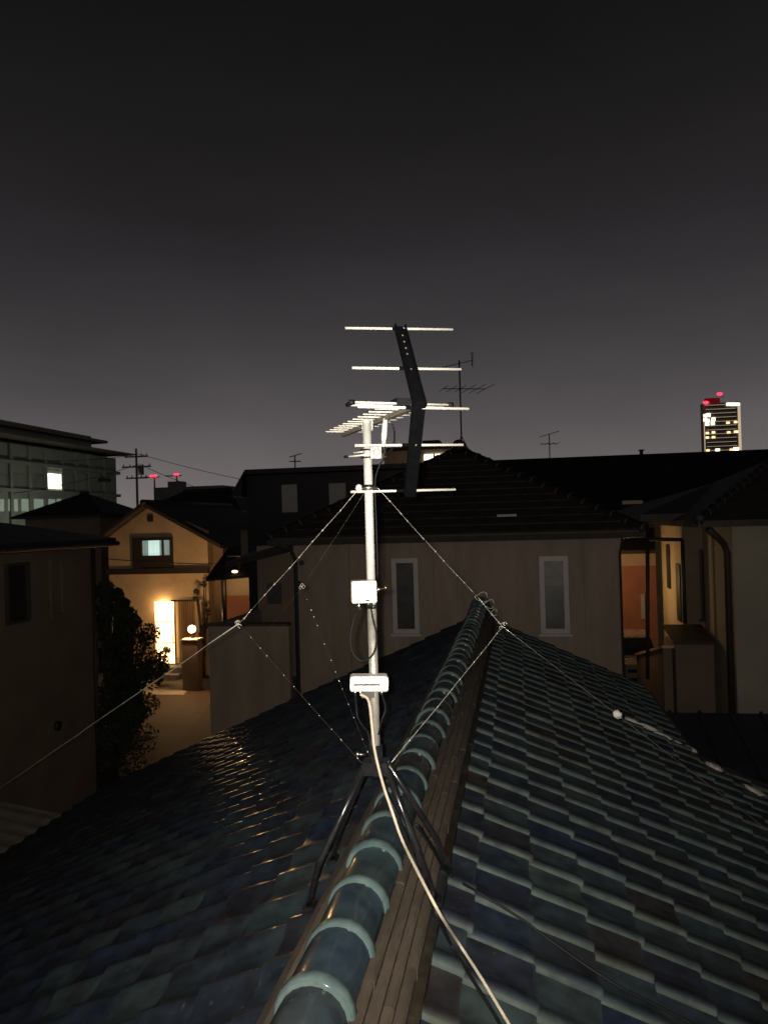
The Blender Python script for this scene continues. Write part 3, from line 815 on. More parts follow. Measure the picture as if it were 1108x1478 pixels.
def hip_cap(parent, m, a, za, b, zb, r=.09, n=None):
    a, b = V((*a, za)), V((*b, zb)); L = (b - a).length
    n = n or int(L / .32)
    d = (b - a) / n
    for i in range(n):
        p = a + d * i
        MB().tube([p, p + d * .12, p + d * .13, p + d * 1.06], [r * 1.15, r * 1.15, r, r * .93], 8).build('hip_cap', m, parent)
def window(parent, x0, x1, z0, z1, y, frame='frame', pane='frosted', fw=.06, sill=True, blind=None, dirn=-1, mull=False):
    """a window on a wall facing -y"""
    mb = MB()
    yo, yi = y - .05, y - .002
    mb.box((x0, yo, z0), (x1, yi, z0 + fw)); mb.box((x0, yo, z1 - fw), (x1, yi, z1))
    mb.box((x0, yo, z0 + fw), (x0 + fw, yi, z1 - fw)); mb.box((x1 - fw, yo, z0 + fw), (x1, yi, z1 - fw))
    if mull: mb.box(((x0 + x1) / 2 - fw * .4, yo + .008, z0 + fw), ((x0 + x1) / 2 + fw * .4, yi, z1 - fw))
    w = mb.build('window', frame, parent)
    bx('pane', (x0 + fw - .004, y - .022, z0 + fw - .004), (x1 - fw + .004, y - .008, z1 - fw + .004), pane, w)
    if sill: bx('sill', (x0 - .04, y - .09, z0 - .045), (x1 + .04, y - .002, z0 - .003), frame, w)
    if blind:
        bx('blind', (x0 + fw + .01, y - .028, z0 + (z1 - z0) * blind), (x1 - fw - .01, y - .0235, z1 - fw - .004), 'blind', w)
    return w

# ---- cream house straight ahead
YC = 14.0
cx0, cx1 = hY(425, 860, YC).x, hY(898, 860, YC).x
cze = hY(660, 779, YC).z
ch = thing('cream_house', ((cx0 + cx1) / 2, YC, 0), 'cream two storey house with dark pyramid roof and two narrow tall windows', 'house')
bx('wall', (cx0 + .012, YC + .03, 0), (cx1 - .012, YC + 6.2, cze), 'cream_wall', ch)
seams = [cx0] + [hY(p, 860, YC).x for p in (505, 543, 626, 660, 745, 843)] + [cx1]
for a, b in zip(seams[:-1], seams[1:]):
    bx('wall_panel', (a + .004, YC, 0), (b - .004, YC + .028, cze - .002), 'cream_wall', ch)
wa, wb = hY(565, 806, YC), hY(606, 914, YC)
window(ch, wa.x, wb.x, wb.z, wa.z, YC, fw=.085, pane='dim_pane')
wa, wb = hY(777, 803, YC), hY(822, 914, YC)
window(ch, wa.x, wb.x, wb.z, wa.z, YC, fw=.085, pane='frosted', blind=.62)
ex0, ex1 = hY(388, 783, YC - .6).x, hY(930, 775, YC - .6).x
pk = hY(662, 650, YC + 2.7)
rf, hips = hip_roof('roof', ch, 'roof2', ex0, ex1, YC - .6, YC + 6.8, cze + .01, pk.z, .10, 0, pk.x, YC + 2.7)
# front face courses, each a thin raised row
for k in range(1, 13):
    t0, t1 = (k - 1) / 13, k / 13
    def on(t, x): return V((x + (pk.x - x) * t, (YC - .6) + 3.3 * t, cze + .11 + (pk.z - cze - .11) * t))
    a0, a1, b0, b1 = on(t0, ex0), on(t0, ex1), on(t1, ex0), on(t1, ex1)
    n = V((0, -.5, .87))
    MB().add([a0 + n * .035, a1 + n * .035, b1 + n * .012, b0 + n * .012, a0 + n * .006, a1 + n * .006], [(0, 1, 2, 3), (4, 5, 1, 0)]).build('roof_course', 'roof2', rf)
for (hx, hy), (qx, qy) in hips[:2]:
    hip_cap(rf, 'roof2', (hx, hy), cze + .13, (qx, qy), pk.z + .02, .085)
MB().ball((pk.x, YC + 2.7, pk.z + .08), .16, 10, 6).build('finial', 'roof2', rf)
mb = MB()
prof = [(0, 0), (.0, .1), (-.09, .1), (-.11, .06), (-.09, .01)]
mb.add([(x, YC - .61 + p[0], cze - .02 + p[1]) for x in (ex0, ex1) for p in prof], [(0, 1, 2, 3, 4), (9, 8, 7, 6, 5)] + [(i, (i + 1) % 5, (i + 1) % 5 + 5, i + 5) for i in range(5)])
mb.build('gutter', 'gutter', ch)
mb = MB().tube([(cx1 - .03, YC - .04, 0), (cx1 - .03, YC - .04, cze - .3), (cx1 - .02, YC - .3, cze - .08), (cx1, YC - .6, cze - .02)], .022, 8)
mb.build('downpipe', 'gutter', ch)
MB().tube([(cx0 + .05, YC - .05, 0), (cx0 + .05, YC - .05, cze - .3), (cx0 + .02, YC - .3, cze - .08), (cx0, YC - .6, cze - .02)], .04, 8).build('downpipe', 'gutter', ch)
# snow guard bar and bright tacks on the roof
sg = hit(731, 744, V((0, -(pk.z - cze), 3.3)).normalized(), V((0, -(pk.z - cze), 3.3)).normalized().dot(V((0, YC - .6, cze + .17))))
bx('snow_guard', (sg.x - .17, sg.y - .03, sg.z - .02), (sg.x + .17, sg.y, sg.z + .022), 'shutter', rf)
# bits on the wall
for px, py in ((436, 812), (432, 842)):
    q = hY(px, py, YC)
    MB().ball((q.x, YC - .04, q.z), .05, 8, 5).build('wall_vent', 'gutter', ch)
# side wing with balcony parapet
bx0 = hY(302, 960, 13.6).x
pz = hY(360, 904, 13.6).z
bx('balcony_wall', (bx0, 13.6, 0), (cx0 - .01, 13.75, pz), 'cream_wall', ch)
bx('balcony_wall', (bx0, 13.752, 0), (bx0 + .15, 17.2, pz), 'cream_wall', ch)
bx('coping', (bx0 - .03, 13.57, pz + .002), (cx0 - .012, 13.79, pz + .05), 'gutter', ch)
bx('balcony_floor', (bx0 + .16, 13.76, 2.9), (cx0 - .02, 17.2, 3.05), 'concrete', ch)
sx0 = hY(372, 850, 16.2).x
bx('side_wall', (sx0, 16.2, 0), (cx0 + .008, 19.5, cze - .1), 'brown_wall', ch)
MB().add([(sx0 - .5, 15.6, cze - .42), (cx0 - .002, 14.1, cze - .02), (cx0 - .002, 16.5, cze + .2), (sx0 - .5, 18, cze - .2),
          (sx0 - .5, 15.6, cze - .54), (cx0 - .002, 14.1, cze - .14), (cx0 - .002, 16.5, cze + .08), (sx0 - .5, 18, cze - .32)],
         [(0, 1, 2, 3), (7, 6, 5, 4), (0, 4, 5, 1), (1, 5, 6, 2), (2, 6, 7, 3), (3, 7, 4, 0)]).build('side_roof', 'roof2', ch)
q = hY(396, 855, 16.2)
bx('side_window', (q.x - .16, 16.16, q.z - .25), (q.x + .16, 16.198, q.z + .2), 'frosted', ch)
# lamp on the alley side of the cream house
al = thing('wall_lamp', (cx1, 16.2, 5.0), 'small amber lamp on the alley wall of the cream house', 'lamp')
bx('back_plate', (cx1 - .010, 16.12, 4.90), (cx1 + .02, 16.28, 5.10), 'black_plastic', al)
MB().ball((cx1 + .09, 16.2, 5.0), .065, 10, 6).build('shade', 'amber', al)
lamp('wall_lamp_light', (cx1 + .22, 16.2, 5.0), 20, (1, .66, .30), .06, al)

# ---- grey house on the right
YG = 13.0
rx0 = hY(1060, 900, YG).x
rze = hY(1060, 760, YG).z
gh = thing('grey_house', (rx0 + 2, YG, 0), 'grey rendered house with low hip roof, brown downpipe and recessed side wing', 'house')
bx('wall', (rx0, YG, 0), (rx0 + 6, YG + 7, rze), 'grey_wall', gh)
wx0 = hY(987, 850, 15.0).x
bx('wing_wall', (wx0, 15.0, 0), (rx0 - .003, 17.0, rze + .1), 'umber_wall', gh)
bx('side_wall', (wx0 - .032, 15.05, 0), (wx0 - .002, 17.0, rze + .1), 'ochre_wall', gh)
# low hip roof
gx0 = hY(995, 752, YG - .5).x
gp = hY(1128, 655, YG + 3.4)
rg_, hips = hip_roof('roof', gh, 'roof2', gx0 + .12, rx0 + 6.5, YG - .5, YG + 7.5, rze + .01, gp.z, .10, 1.6, gp.x + 1.6, YG + 3.4)
hip_cap(rg_, 'roof2', (gx0 + .12, YG - .5), rze + .13, (gp.x, YG + 3.4), gp.z + .02, .08)
r2, hips2 = hip_roof('wing_roof', gh, 'roof2', hY(925, 772, 14.5).x, rx0 + 4, 14.55, 21, rze + .11, gp.z - .5, .12, .8, rx0 + 1.6, 17.6)
mb = MB().tube([(rx0 - .10, YG - .06, 0), (rx0 - .10, YG - .06, rze - .42), (rx0 - .16, YG - .1, rze - .26), (rx0 - .45, YG - .42, rze - .02)], .055, 10)
mb.build('downpipe', 'dark_trim', gh)
q0, q1 = hY(1008, 793, 15.0), hY(1020, 893, 15.0)
window(gh, q0.x, q1.x, q1.z, q0.z, 15.0, frame='frame_dark', pane='glass', fw=.03)
for (xa, ya, xb, yb) in ((962, 786, 968, 850), (976, 813, 984, 898)):
    ya_ = hX(xa, ya, wx0 - .034); yb_ = hX(xb, yb, wx0 - .034)
    bx('side_window', (wx0 - .06, min(ya_.y, yb_.y), yb_.z), (wx0 - .033, max(ya_.y, yb_.y), ya_.z), 'frame_dark', gh)
bx('soffit_trim', (hY(994, 753, 14.9).x, 14.86, hY(994, 756, 14.9).z - .03), (hY(1030, 753, 14.9).x, 14.98, hY(994, 756, 14.9).z + .03), 'ochre_wall', gh)
# pipe frame at the alley corner
mb = MB()
fy = 14.8
A, B_, C_, D_ = hY(934, 980, fy), hY(934, 778, fy), hY(984, 779, fy), hY(988, 900, fy)
mb.tube([A, B_], .035, 8); mb.tube([B_, C_], .035, 8); mb.tube([C_, D_], .035, 8)
mb.build('pipe_frame', 'dark_trim', gh)
# low annex block with dark cap
ax0, ax1 = hY(975, 960, 14.0).x, hY(1030, 960, 14.0).x
az = hY(1000, 930, 14.0).z
ann = thing('annex', ((ax0 + ax1) / 2, 14.0, 0), 'low brown lean-to with a dark sloped cap beside the grey house', 'annex')
bx('wall', (ax0, 14.0, 0), (ax1, 14.96, az), 'umber_wall', ann)
MB().add([(ax0 - .02, 13.95, az + .002), (ax1 + .02, 13.95, az + .002), (ax1 + .02, 14.97, az + .14), (ax0 - .02, 14.97, az + .14), (ax0 - .02, 13.95, az + .06), (ax1 + .02, 13.95, az + .06), (ax1 + .02, 14.97, az + .21), (ax0 - .02, 14.97, az + .21)],
         [(3, 2, 1, 0), (4, 5, 6, 7), (0, 1, 5, 4), (1, 2, 6, 5), (2, 3, 7, 6), (3, 0, 4, 7)]).build('cap', 'dark_trim', ann)
ws0, ws1 = hY(940, 925, 16.4), hY(965, 905, 14.4)
sw_ = thing('stair_wall', (wx0 - .4, 15.2, 0), 'short ochre stair wall sloping down into the alley', 'wall')
MB().add([(wx0 - .55, 14.2, 0), (wx0 - .40, 14.2, 0), (wx0 - .40, 17.4, 0), (wx0 - .55, 17.4, 0), (wx0 - .55, 14.2, 4.0), (wx0 - .40, 14.2, 4.0), (wx0 - .40, 17.4, 3.3), (wx0 - .55, 17.4, 3.3)],
         [(3, 2, 1, 0), (4, 5, 6, 7), (0, 1, 5, 4), (1, 2, 6, 5), (2, 3, 7, 6), (3, 0, 4, 7)]).build('wall', 'umber_wall', sw_)
MB().add([(wx0 - .58, 14.15, 4.012), (wx0 - .37, 14.15, 4.012), (wx0 - .37, 17.42, 3.300), (wx0 - .58, 17.42, 3.300), (wx0 - .58, 14.15, 4.06), (wx0 - .37, 14.15, 4.06), (wx0 - .37, 17.42, 3.35), (wx0 - .58, 17.42, 3.35)],
         [(3, 2, 1, 0), (4, 5, 6, 7), (0, 1, 5, 4), (1, 2, 6, 5), (2, 3, 7, 6), (3, 0, 4, 7)]).build('coping', 'ochre_wall', sw_)
# navy lean-to roof below it
nv = thing('shed', (5, 9.8, 0), 'low shed with navy ribbed metal roof at the foot of the grey house', 'shed')
nz1, nz0 = hY(1090, 1030, 11.9).z, 2.2
nx0, nx1, ny0, ny1 = 2.05, 9.5, 7.75, 11.9
MB().add([(nx0, ny0, nz0), (nx1, ny0, nz0), (nx1, ny1, nz1), (nx0, ny1, nz1), (nx0, ny0, nz0 - .1), (nx1, ny0, nz0 - .1), (nx1, ny1, nz1 - .1), (nx0, ny1, nz1 - .1)],
         [(0, 1, 2, 3), (7, 6, 5, 4), (0, 4, 5, 1), (1, 5, 6, 2), (2, 6, 7, 3), (3, 7, 4, 0)]).build('roof', 'navy_roof', nv)
x = nx0 + .05
sl = (nz1 - nz0) / (ny1 - ny0)
while x < nx1:
    MB().add([(x, ny0, nz0 + .001), (x + .04, ny0, nz0 + .001), (x + .04, ny1, nz1 + .001), (x, ny1, nz1 + .001), (x, ny0, nz0 + .035), (x + .04, ny0, nz0 + .035), (x + .04, ny1, nz1 + .035), (x, ny1, nz1 + .035)],
             [(3, 2, 1, 0), (4, 5, 6, 7), (0, 1, 5, 4), (1, 2, 6, 5), (2, 3, 7, 6), (3, 0, 4, 7)]).build('roof_rib', 'navy_roof', nv)
    x += .42
MB().prism([(nx0 + .3, 0), (nx1 - .3, 0), (nx1 - .3, nz0 - .12), (nx0 + .3, nz0 - .12)], ny0 + .3, ny1 - .2).build('wall', 'plaster_dark', nv)

# ---- terracotta house and car at the end of the alley
th_ = thing('terracotta_house', (5, 34.5, 0), 'terracotta rendered house at the end of the alley behind the car', 'house')
tx0, tx1 = hY(880, 850, 34.5).x, hY(1010, 850, 34.5).x
tz = hY(915, 800, 34.5).z
bx('wall', (tx0, 34.5, 0), (tx1, 38.8, tz - .5), 'pink_wall', th_)
bx('upper_wall', (tx0 + .01, 34.52, tz - .498), (tx1 - .01, 38.8, tz + .05), 'ochre_wall', th_)
hip_roof('roof', th_, 'roof2', tx0 - .6, tx1 + .6, 33.9, 39.4, tz + .05, tz + 1.1, .15, 1.5)
q0, q1 = hY(924, 858, 34.4), hY(931, 894, 34.4)
bx('door', (q0.x, 34.43, q1.z), (q1.x, 34.495, q0.z), 'frame', th_)

def make_car(loc, label):
    c = thing('parked_car', loc, label, 'car')
    X, Y, Z = loc
    def sect(y, pts): return [(X + a, Y + y, Z + b) for a, b in pts]
    half = [(.78, .28), (.82, .45), (.82, .75), (.79, .86)]
    prof = [(-.02, .30, .72, .92), (.10, .24, .80, .97), (.55, .24, .82, 1.02), (.95, .24, .83, 1.06), (3.2, .24, .83, 1.06), (3.4, .3, .78, 1.0)]
    vs, fs = [], []
    for y, zb, w, zt in prof:
        ring = [(-w, zb), (-w, zb + .3), (-w, zt - .14), (-w + .08, zt), (w - .08, zt), (w, zt - .14), (w, zb + .3), (w, zb)]
        vs += [(X + a, Y + y, Z + b) for a, b in ring]
    n = 8
    for i in range(len(prof) - 1):
        for j in range(n): fs.append((i * n + j, i * n + (j + 1) % n, (i + 1) * n + (j + 1) % n, (i + 1) * n + j))
    fs += [tuple(range(n)), tuple(range(len(vs) - 1, len(vs) - n - 1, -1))]
    MB().add(vs, fs).build('body', 'car_paint', c)
    cab = [(.72, 1.055, .80), (1.35, 1.72, .66), (1.5, 1.76, .66), (3.1, 1.74, .66), (3.35, 1.05, .78)]
    vs = [];
    for y, z_, w in cab: vs += [(X - w, Y + y, Z + z_), (X + w, Y + y, Z + z_)]
    vs += [(X - .80, Y + .74, Z + 1.0), (X + .80, Y + .74, Z + 1.0), (X + .80, Y + 3.34, Z + 1.0), (X - .80, Y + 3.34, Z + 1.0)]
    MB().add(vs, [(0, 1, 3, 2), (2, 3, 5, 4), (4, 5, 7, 6), (6, 7, 9, 8), (0, 2, 4, 6, 8, 13, 10), (1, 11, 12, 9, 7, 5, 3)]).build('cabin', 'car_paint', c)
    MB().add([(X - .70, Y + .775, Z + 1.13), (X + .70, Y + .775, Z + 1.13), (X + .60, Y + 1.30, Z + 1.68), (X - .60, Y + 1.30, Z + 1.68)], [(0, 1, 2, 3)]).build('windscreen', 'glass', c)
    bx('grille', (X - .42, Y - .035, Z + .62), (X + .42, Y - .018, Z + .74), 'black_plastic', c)
    bx('bumper', (X - .76, Y - .07, Z + .28), (X + .76, Y - .019, Z + .52), 'car_paint', c)
    bx('air_intake', (X - .5, Y - .078, Z + .34), (X + .5, Y - .0705, Z + .44), 'black_plastic', c)
    for s in (-1, 1):
        MB().ball((X + s * .60, Y + .03, Z + .74), .13, 10, 6, (1, .5, .7)).build('headlight', 'chrome', c)
        bx('mirror', (X + s * .86 - .07, Y + .95, Z + 1.08), (X + s * .86 + .07, Y + 1.05, Z + 1.22), 'car_paint', c)
    for yy in (.6, 2.85):
        for s in (-1, 1):
            w = MB().tube([(X + s * .66, Y + yy, Z + .29), (X + s * .845, Y + yy, Z + .29)], .29, 18, False).build('wheel', 'tyre', c)
            MB().tube([(X + s * .84, Y + yy, Z + .29), (X + s * .853, Y + yy, Z + .29)], .18, 14, False).build('rim', 'chrome', w)
    return c
cq = hY(918, 950, 29.0)
make_car((cq.x + .1, 29.0, .002), 'silver small car parked nose out at the end of the alley')
# street lamp that lights the alley end (behind the cream house)
sl_ = thing('street_lamp', (2.2, 31.5, 0), 'street lamp on a slim pole lighting the alley behind the cream house', 'street lamp')
MB().tube([(2.2, 31.5, 0), (2.2, 31.5, 4.6)], [.07, .045], 10).build('pole', 'steel_pole', sl_)
MB().tube([(2.2, 31.5, 4.56), (2.7, 31.5, 4.75)], .03, 8).build('arm', 'steel_pole', sl_)
MB().ball((2.8, 31.5, 4.70), .16, 10, 6, (1.2, .8, .5)).build('lantern', 'amber', sl_)
lamp('street_lamp_light', (2.85, 31.5, 4.45), 150, (1, .56, .25), .12, sl_)

# ---- gabled house with the lit porch
YH = 31.0
g0, g1 = hY(157, 800, YH).x, hY(300, 800, YH).x
gzw = hY(160, 768, YH).z
gpk = hY(217, 727, YH)
gab = thing('gabled_house', ((g0 + g1) / 2, YH, 0), 'ochre gabled house with lit porch below and glowing curtained window above', 'house')
zE = hY(150, 769, YH).z
gzp = gpk.z - .12
mb = MB()
dL, dR = hY(223, 870, YH).x, hY(281, 870, YH).x
zD1 = hY(250, 868, YH).z
zD0 = .5
gx = gpk.x
mb.prism([(g0, 0), (dL, 0), (dL, zD1), (dR, zD1), (dR, 0), (g1, 0), (g1, gzw - .05), (gx, gzp), (g0, gzw - .05)], YH, YH + .2)
mb.build('wall', 'ochre_wall', gab)
bx('side_wall', (g1 - .15, YH + .203, 0), (g1, YH + 9, gzw - .25), 'ochre_wall', gab)
bx('side_wall', (g0, YH + .203, 0), (g0 + .15, YH + 9, gzw - .25), 'ochre_wall', gab)
bx('wall_return', (g1 + .002, YH + .6, 0), (hY(323, 850, YH + .6).x, YH + 8.5, gzw - .4), 'brown_wall', gab)
def slope_slab(xa, za, xb, zb, y0, y1, t=.16):
    return MB().add([(xa, y0, za), (xb, y0, zb), (xb, y1, zb), (xa, y1, za), (xa, y0, za - t), (xb, y0, zb - t), (xb, y1, zb - t), (xa, y1, za - t)],
                    [(0, 1, 2, 3), (7, 6, 5, 4), (0, 4, 5, 1), (1, 5, 6, 2), (2, 6, 7, 3), (3, 7, 4, 0)])
eL, eR = hY(143, 772, YH - .7), hY(318, 786, YH - .7)
slope_slab(eL.x, eL.z, gx - .002, gpk.z + .06, YH - .7, YH + 9.5).build('roof_slope', 'roof2', gab)
slope_slab(gx + .002, gpk.z + .06, eR.x, eR.z, YH - .7, YH + 9.5).build('roof_slope', 'roof2', gab)
MB().tube([(gx, YH - .72, gpk.z + .05), (gx, YH + 9.5, gpk.z + .05)], .12, 8).build('ridge_cap', 'roof2', gab)
bx('gable_vent', (gx - .12, YH - .05, hY(217, 748, YH).z - .15), (gx + .12, YH - .002, hY(217, 748, YH).z + .15), 'dark_trim', gab)
# upper window with shutter box, curtains lit from inside
u0, u1 = hY(193, 776, YH), hY(251, 822, YH)
mb = MB().box((u0.x, YH - .14, u1.z), (u0.x + .42, YH - .002, u0.z)).box((u0.x + .422, YH - .14, u0.z - .14), (u1.x, YH - .002, u0.z)).box((u1.x - .10, YH - .14, u1.z), (u1.x, YH - .002, u0.z - .142))
mb.box((u0.x + .422, YH - .10, u1.z), (u1.x - .102, YH - .002, u1.z + .62))
uw = mb.build('window', 'dark_trim', gab)
zc0, zc1 = u1.z + .622, u0.z - .142
xc0, xc1 = u0.x + .424, u1.x - .102
wd = (xc1 - xc0)
fold = 0
for i, (a, b, mm) in enumerate(((0, .20, 'curtain_dim'), (.20, .60, 'curtain_glow'), (.60, .70, 'curtain_dim'), (.76, 1.0, 'curtain_dim'))):
    mb = MB()
    n = max(3, int((b - a) * 26)); top, bot = [], []
    for k in range(n + 1):
        xx = xc0 + wd * (a + (b - a) * k / n); yy = YH - .03 + .015 * math.sin(k * 1.9 + i)
        top.append((xx, yy, zc1)); bot.append((xx, yy, zc0))
    mb.add(top + bot, [(k, k + 1, k + n + 2, k + n + 1) for k in range(n)])
    mb.build('curtain', mm, uw)
bx('mullion', (xc0 + wd * .70, YH - .09, zc0), (xc0 + wd * .755, YH - .004, zc1), 'dark_trim', uw)
# band between the storeys
bz = hY(230, 824, YH).z
bx('storey_band', (g0 - .05, YH - .16, bz - .12), (g1 + .05, YH - .145 + .142, bz + .12), 'dark_trim', gab)
# porch recess: lit door glass, slatted sliding door
bx('porch_back', (dL + .002, YH + 1.3, 0), (dR - .002, YH + 1.4, zD1), 'ochre_wall', gab)
bx('porch_side', (dL - .1, YH + .203, 0), (dL - .002, YH + 1.3, zD1), 'ochre_wall', gab)
bx('porch_side', (dR + .002, YH + .203, 0), (dR + .1, YH + 1.3, zD1), 'ochre_wall', gab)
bx('porch_ceiling', (dL - .1, YH + .203, zD1 + .002), (dR + .1, YH + 1.4, zD1 + .1), 'ochre_wall', gab)
dm = hY(252, 900, YH).x
dg = MB().box((dL + .01, YH + .06, zD0), (dm - .04, YH + .10, zD1 - .02)).build('door', 'door_glow', gab)
for zz in (.32, .66):
    bx('door_rail', (dL + .012, YH + .045, zD0 + (zD1 - zD0) * zz), (dm - .042, YH + .0595, zD0 + (zD1 - zD0) * zz + .035), 'wood', dg)
bx('door_handle', (dm - .11, YH + .02, 1.35), (dm - .08, YH + .058, 1.75), 'dark_trim', dg)
mb = MB().box((dm - .038, YH + .04, zD0), (dm + .01, YH + .12, zD1 - .01)).build('door_post', 'wood', dg)
x = dm + .03
while x < dR - .06:
    bx('door_slat', (x, YH + .28, zD0), (x + .075, YH + .33, zD1 - .02), 'wood', gab); x += .098
bx('door_backing', (dm + .02, YH + .335, zD0), (dR - .004, YH + .37, zD1 - .01), 'dark_trim', gab)
bx('porch_floor', (dL, YH + .1, .0), (dR, YH + 1.3, zD0), 'concrete', gab)
bx('step', (dL - .1, YH - .5, 0), (dm + .55, YH - .002, .42), 'concrete', gab)
bx('step', (dL - .1, YH - 1.0, 0), (dm + .55, YH - .502, .2), 'concrete', gab)
bx('porch_pillar', (g1 - .38, YH - .30, 0), (g1 - .22, YH - .14, zD1 + .1), 'ochre_wall', gab)
bx('porch_beam', (dm, YH - .30, zD1 + .02), (g1 - .385, YH - .20, zD1 + .09), 'dark_trim', gab)
gl = hY(277, 908, YH - 2.7)
gate = thing('gatepost_lamp', (gl.x, gl.y, 0), 'round glowing lamp on a stout gate pillar in front of the lit porch', 'lamp')
bx('pillar', (gl.x - .34, gl.y - .2, 0), (gl.x + .30, gl.y + .2, gl.z - .42), 'umber_wall', gate)
bx('pillar_cap', (gl.x - .37, gl.y - .23, gl.z - .419), (gl.x + .33, gl.y + .23, gl.z - .36), 'concrete', gate)
MB().tube([(gl.x, gl.y, gl.z - .359), (gl.x, gl.y, gl.z - .17)], .028, 8).build('post', 'dark_trim', gate)
MB().tube([(gl.x, gl.y, gl.z - .18), (gl.x, gl.y, gl.z - .12)], .10, 10).build('lamp_base', 'dark_trim', gate)
MB().ball((gl.x, gl.y, gl.z), .155, 14, 8).build('lamp_globe', 'globe', gate)
lamp('porch_lamp_light', (gl.x, gl.y - .22, gl.z + .05), 330, (1, .56, .23), .12, gate)
lamp('porch_ceiling_light', ((dL + dm) / 2, YH - .12, zD1 - .25), 70, (1, .58, .24), .1, gab)
# block pillar under the lamp side, pots
bx('porch_planter', (dm + .62, YH - .75, 0), (g1 - .75, YH - .005, .75), 'brown_wall', gab)

# ---- porch-roofed neighbour in the gap
YP = 27.0
pn0, pn1 = hY(322, 860, YP).x, hY(400, 860, YP).x
pn = thing('porch_house', ((pn0 + pn1) / 2, YP, 0), 'house with a dark sagging porch roof and orange lit wall between two neighbours', 'house')
bx('wall', (pn0 + .3, YP + 1.2, 0), (pn1 + 2.5, YP + 7, hY(350, 765, YP).z), 'brown_wall', pn)
q0, q1 = hY(327, 833, YP + 1.15), hY(366, 859, YP + 1.15)
bx('lit_wall', (q0.x, YP + 1.12, q1.z), (q1.x, YP + 1.195, q0.z), 'ochre_wall', pn)
bx('lower_wall', (q0.x, YP + 1.13, q1.z - 1.2), (q1.x, YP + 1.197, q1.z - .002), 'pink_wall', pn)
ra, rb = hY(300, 834, YP), hY(392, 812, YP + 1.2)
MB().add([(ra.x, YP - .2, ra.z), (rb.x, YP - .2, ra.z + .15), (rb.x, YP + 2.2, rb.z + .9), (ra.x, YP + 2.2, rb.z + .6), (ra.x, YP - .2, ra.z - .12), (rb.x, YP - .2, ra.z + .03), (rb.x, YP + 2.2, rb.z + .78), (ra.x, YP + 2.2, rb.z + .48)],
         [(0, 1, 2, 3), (7, 6, 5, 4), (0, 4, 5, 1), (1, 5, 6, 2), (2, 6, 7, 3), (3, 7, 4, 0)]).build('porch_roof', 'roof', pn)
mb = MB().tube([hY(322, 838, YP), hY(324, 905, YP)], .07, 8); mb.build('porch_post', 'dark_trim', pn)
q0, q1 = hY(328, 803, YP), hY(361, 803, YP)
MB().tube([q0, q1], .03, 6).build('railing', 'galv', pn)
for t in (0.05, .5, .95):
    p = q0.lerp(q1, t); MB().tube([p, (p.x, p.y, p.z - .55)], .018, 6).build('railing_post', 'dark_trim', pn)
hip_roof('roof', pn, 'roof_black', pn0 - .5, pn1 + 3.2, YP + .4, YP + 8, hY(350, 765, YP).z, hY(350, 735, YP + 4).z, .2, 1.5)
hl = hY(339, 825, YP - .25)
MB().ball(hl, .1, 8, 5, (1.2, .6, .5)).build('porch_light', 'amber', pn)
lamp('porch_house_light', (hl.x, YP - .1, hl.z - .35), 22, (1, .6, .28), .08, pn)

# ---- dark house at the near left: its long side wall recedes from us
LX = -8.3
lyf = hX(137, 900, LX).y
lze = hX(60, 793, LX).z
lh = thing('brown_house', (LX - 3, lyf - 5, 0), 'dark brown rendered house with black hip roof and small unlit windows', 'house')
bx('wall', (LX - 7, lyf - 9.5, 0), (LX, lyf, lze), 'umber_wall', lh)
lyr = hX(168, 786, LX + .55).y
rl, hp = hip_roof('roof', lh, 'roof_black', LX - 7.6, LX + .55, lyf - 10, lyr, lze + .005, hX(0, 716, LX - 3.5).z, .14, 0, LX - 3.5, lyf - 4.2)
def side_window(xa, ya, xb, yb, fm, pm, fw=.05):
    q0, q1 = hX(xa, ya, LX), hX(xb, yb, LX)
    y0_, y1_, z0_, z1_ = q0.y, q1.y, q1.z, q0.z
    mb = MB()
    mb.box((LX + .002, y0_, z0_), (LX + .06, y1_, z0_ + fw)); mb.box((LX + .002, y0_, z1_ - fw), (LX + .06, y1_, z1_))
    mb.box((LX + .002, y0_, z0_ + fw), (LX + .06, y0_ + fw, z1_ - fw)); mb.box((LX + .002, y1_ - fw, z0_ + fw), (LX + .06, y1_, z1_ - fw))
    w = mb.build('window', fm, lh)
    bx('pane', (LX + .004, y0_ + fw - .003, z0_ + fw - .003), (LX + .02, y1_ - fw + .003, z1_ - fw + .003), pm, w)
side_window(6, 814, 41, 896, 'gutter', 'glass')
side_window(70, 806, 90, 888, 'umber_wall', 'umber_wall')
MB().tube([(LX + .06, lyf - .1, 0), (LX + .06, lyf - .1, lze - .02)], .04, 8).build('downpipe', 'dark_trim', lh)
MB().tube([(LX + .58, lyf - 9.9, lze + .04), (LX + .58, lyr, lze + .04)], .05, 8).build('gutter', 'dark_trim', lh)
q0 = hX(82, 1048, LX)
MB().tube([(LX + .05, q0.y, q0.z), (LX + .001, q0.y, q0.z)], .09, 12).build('wall_vent', 'dark_trim', lh)
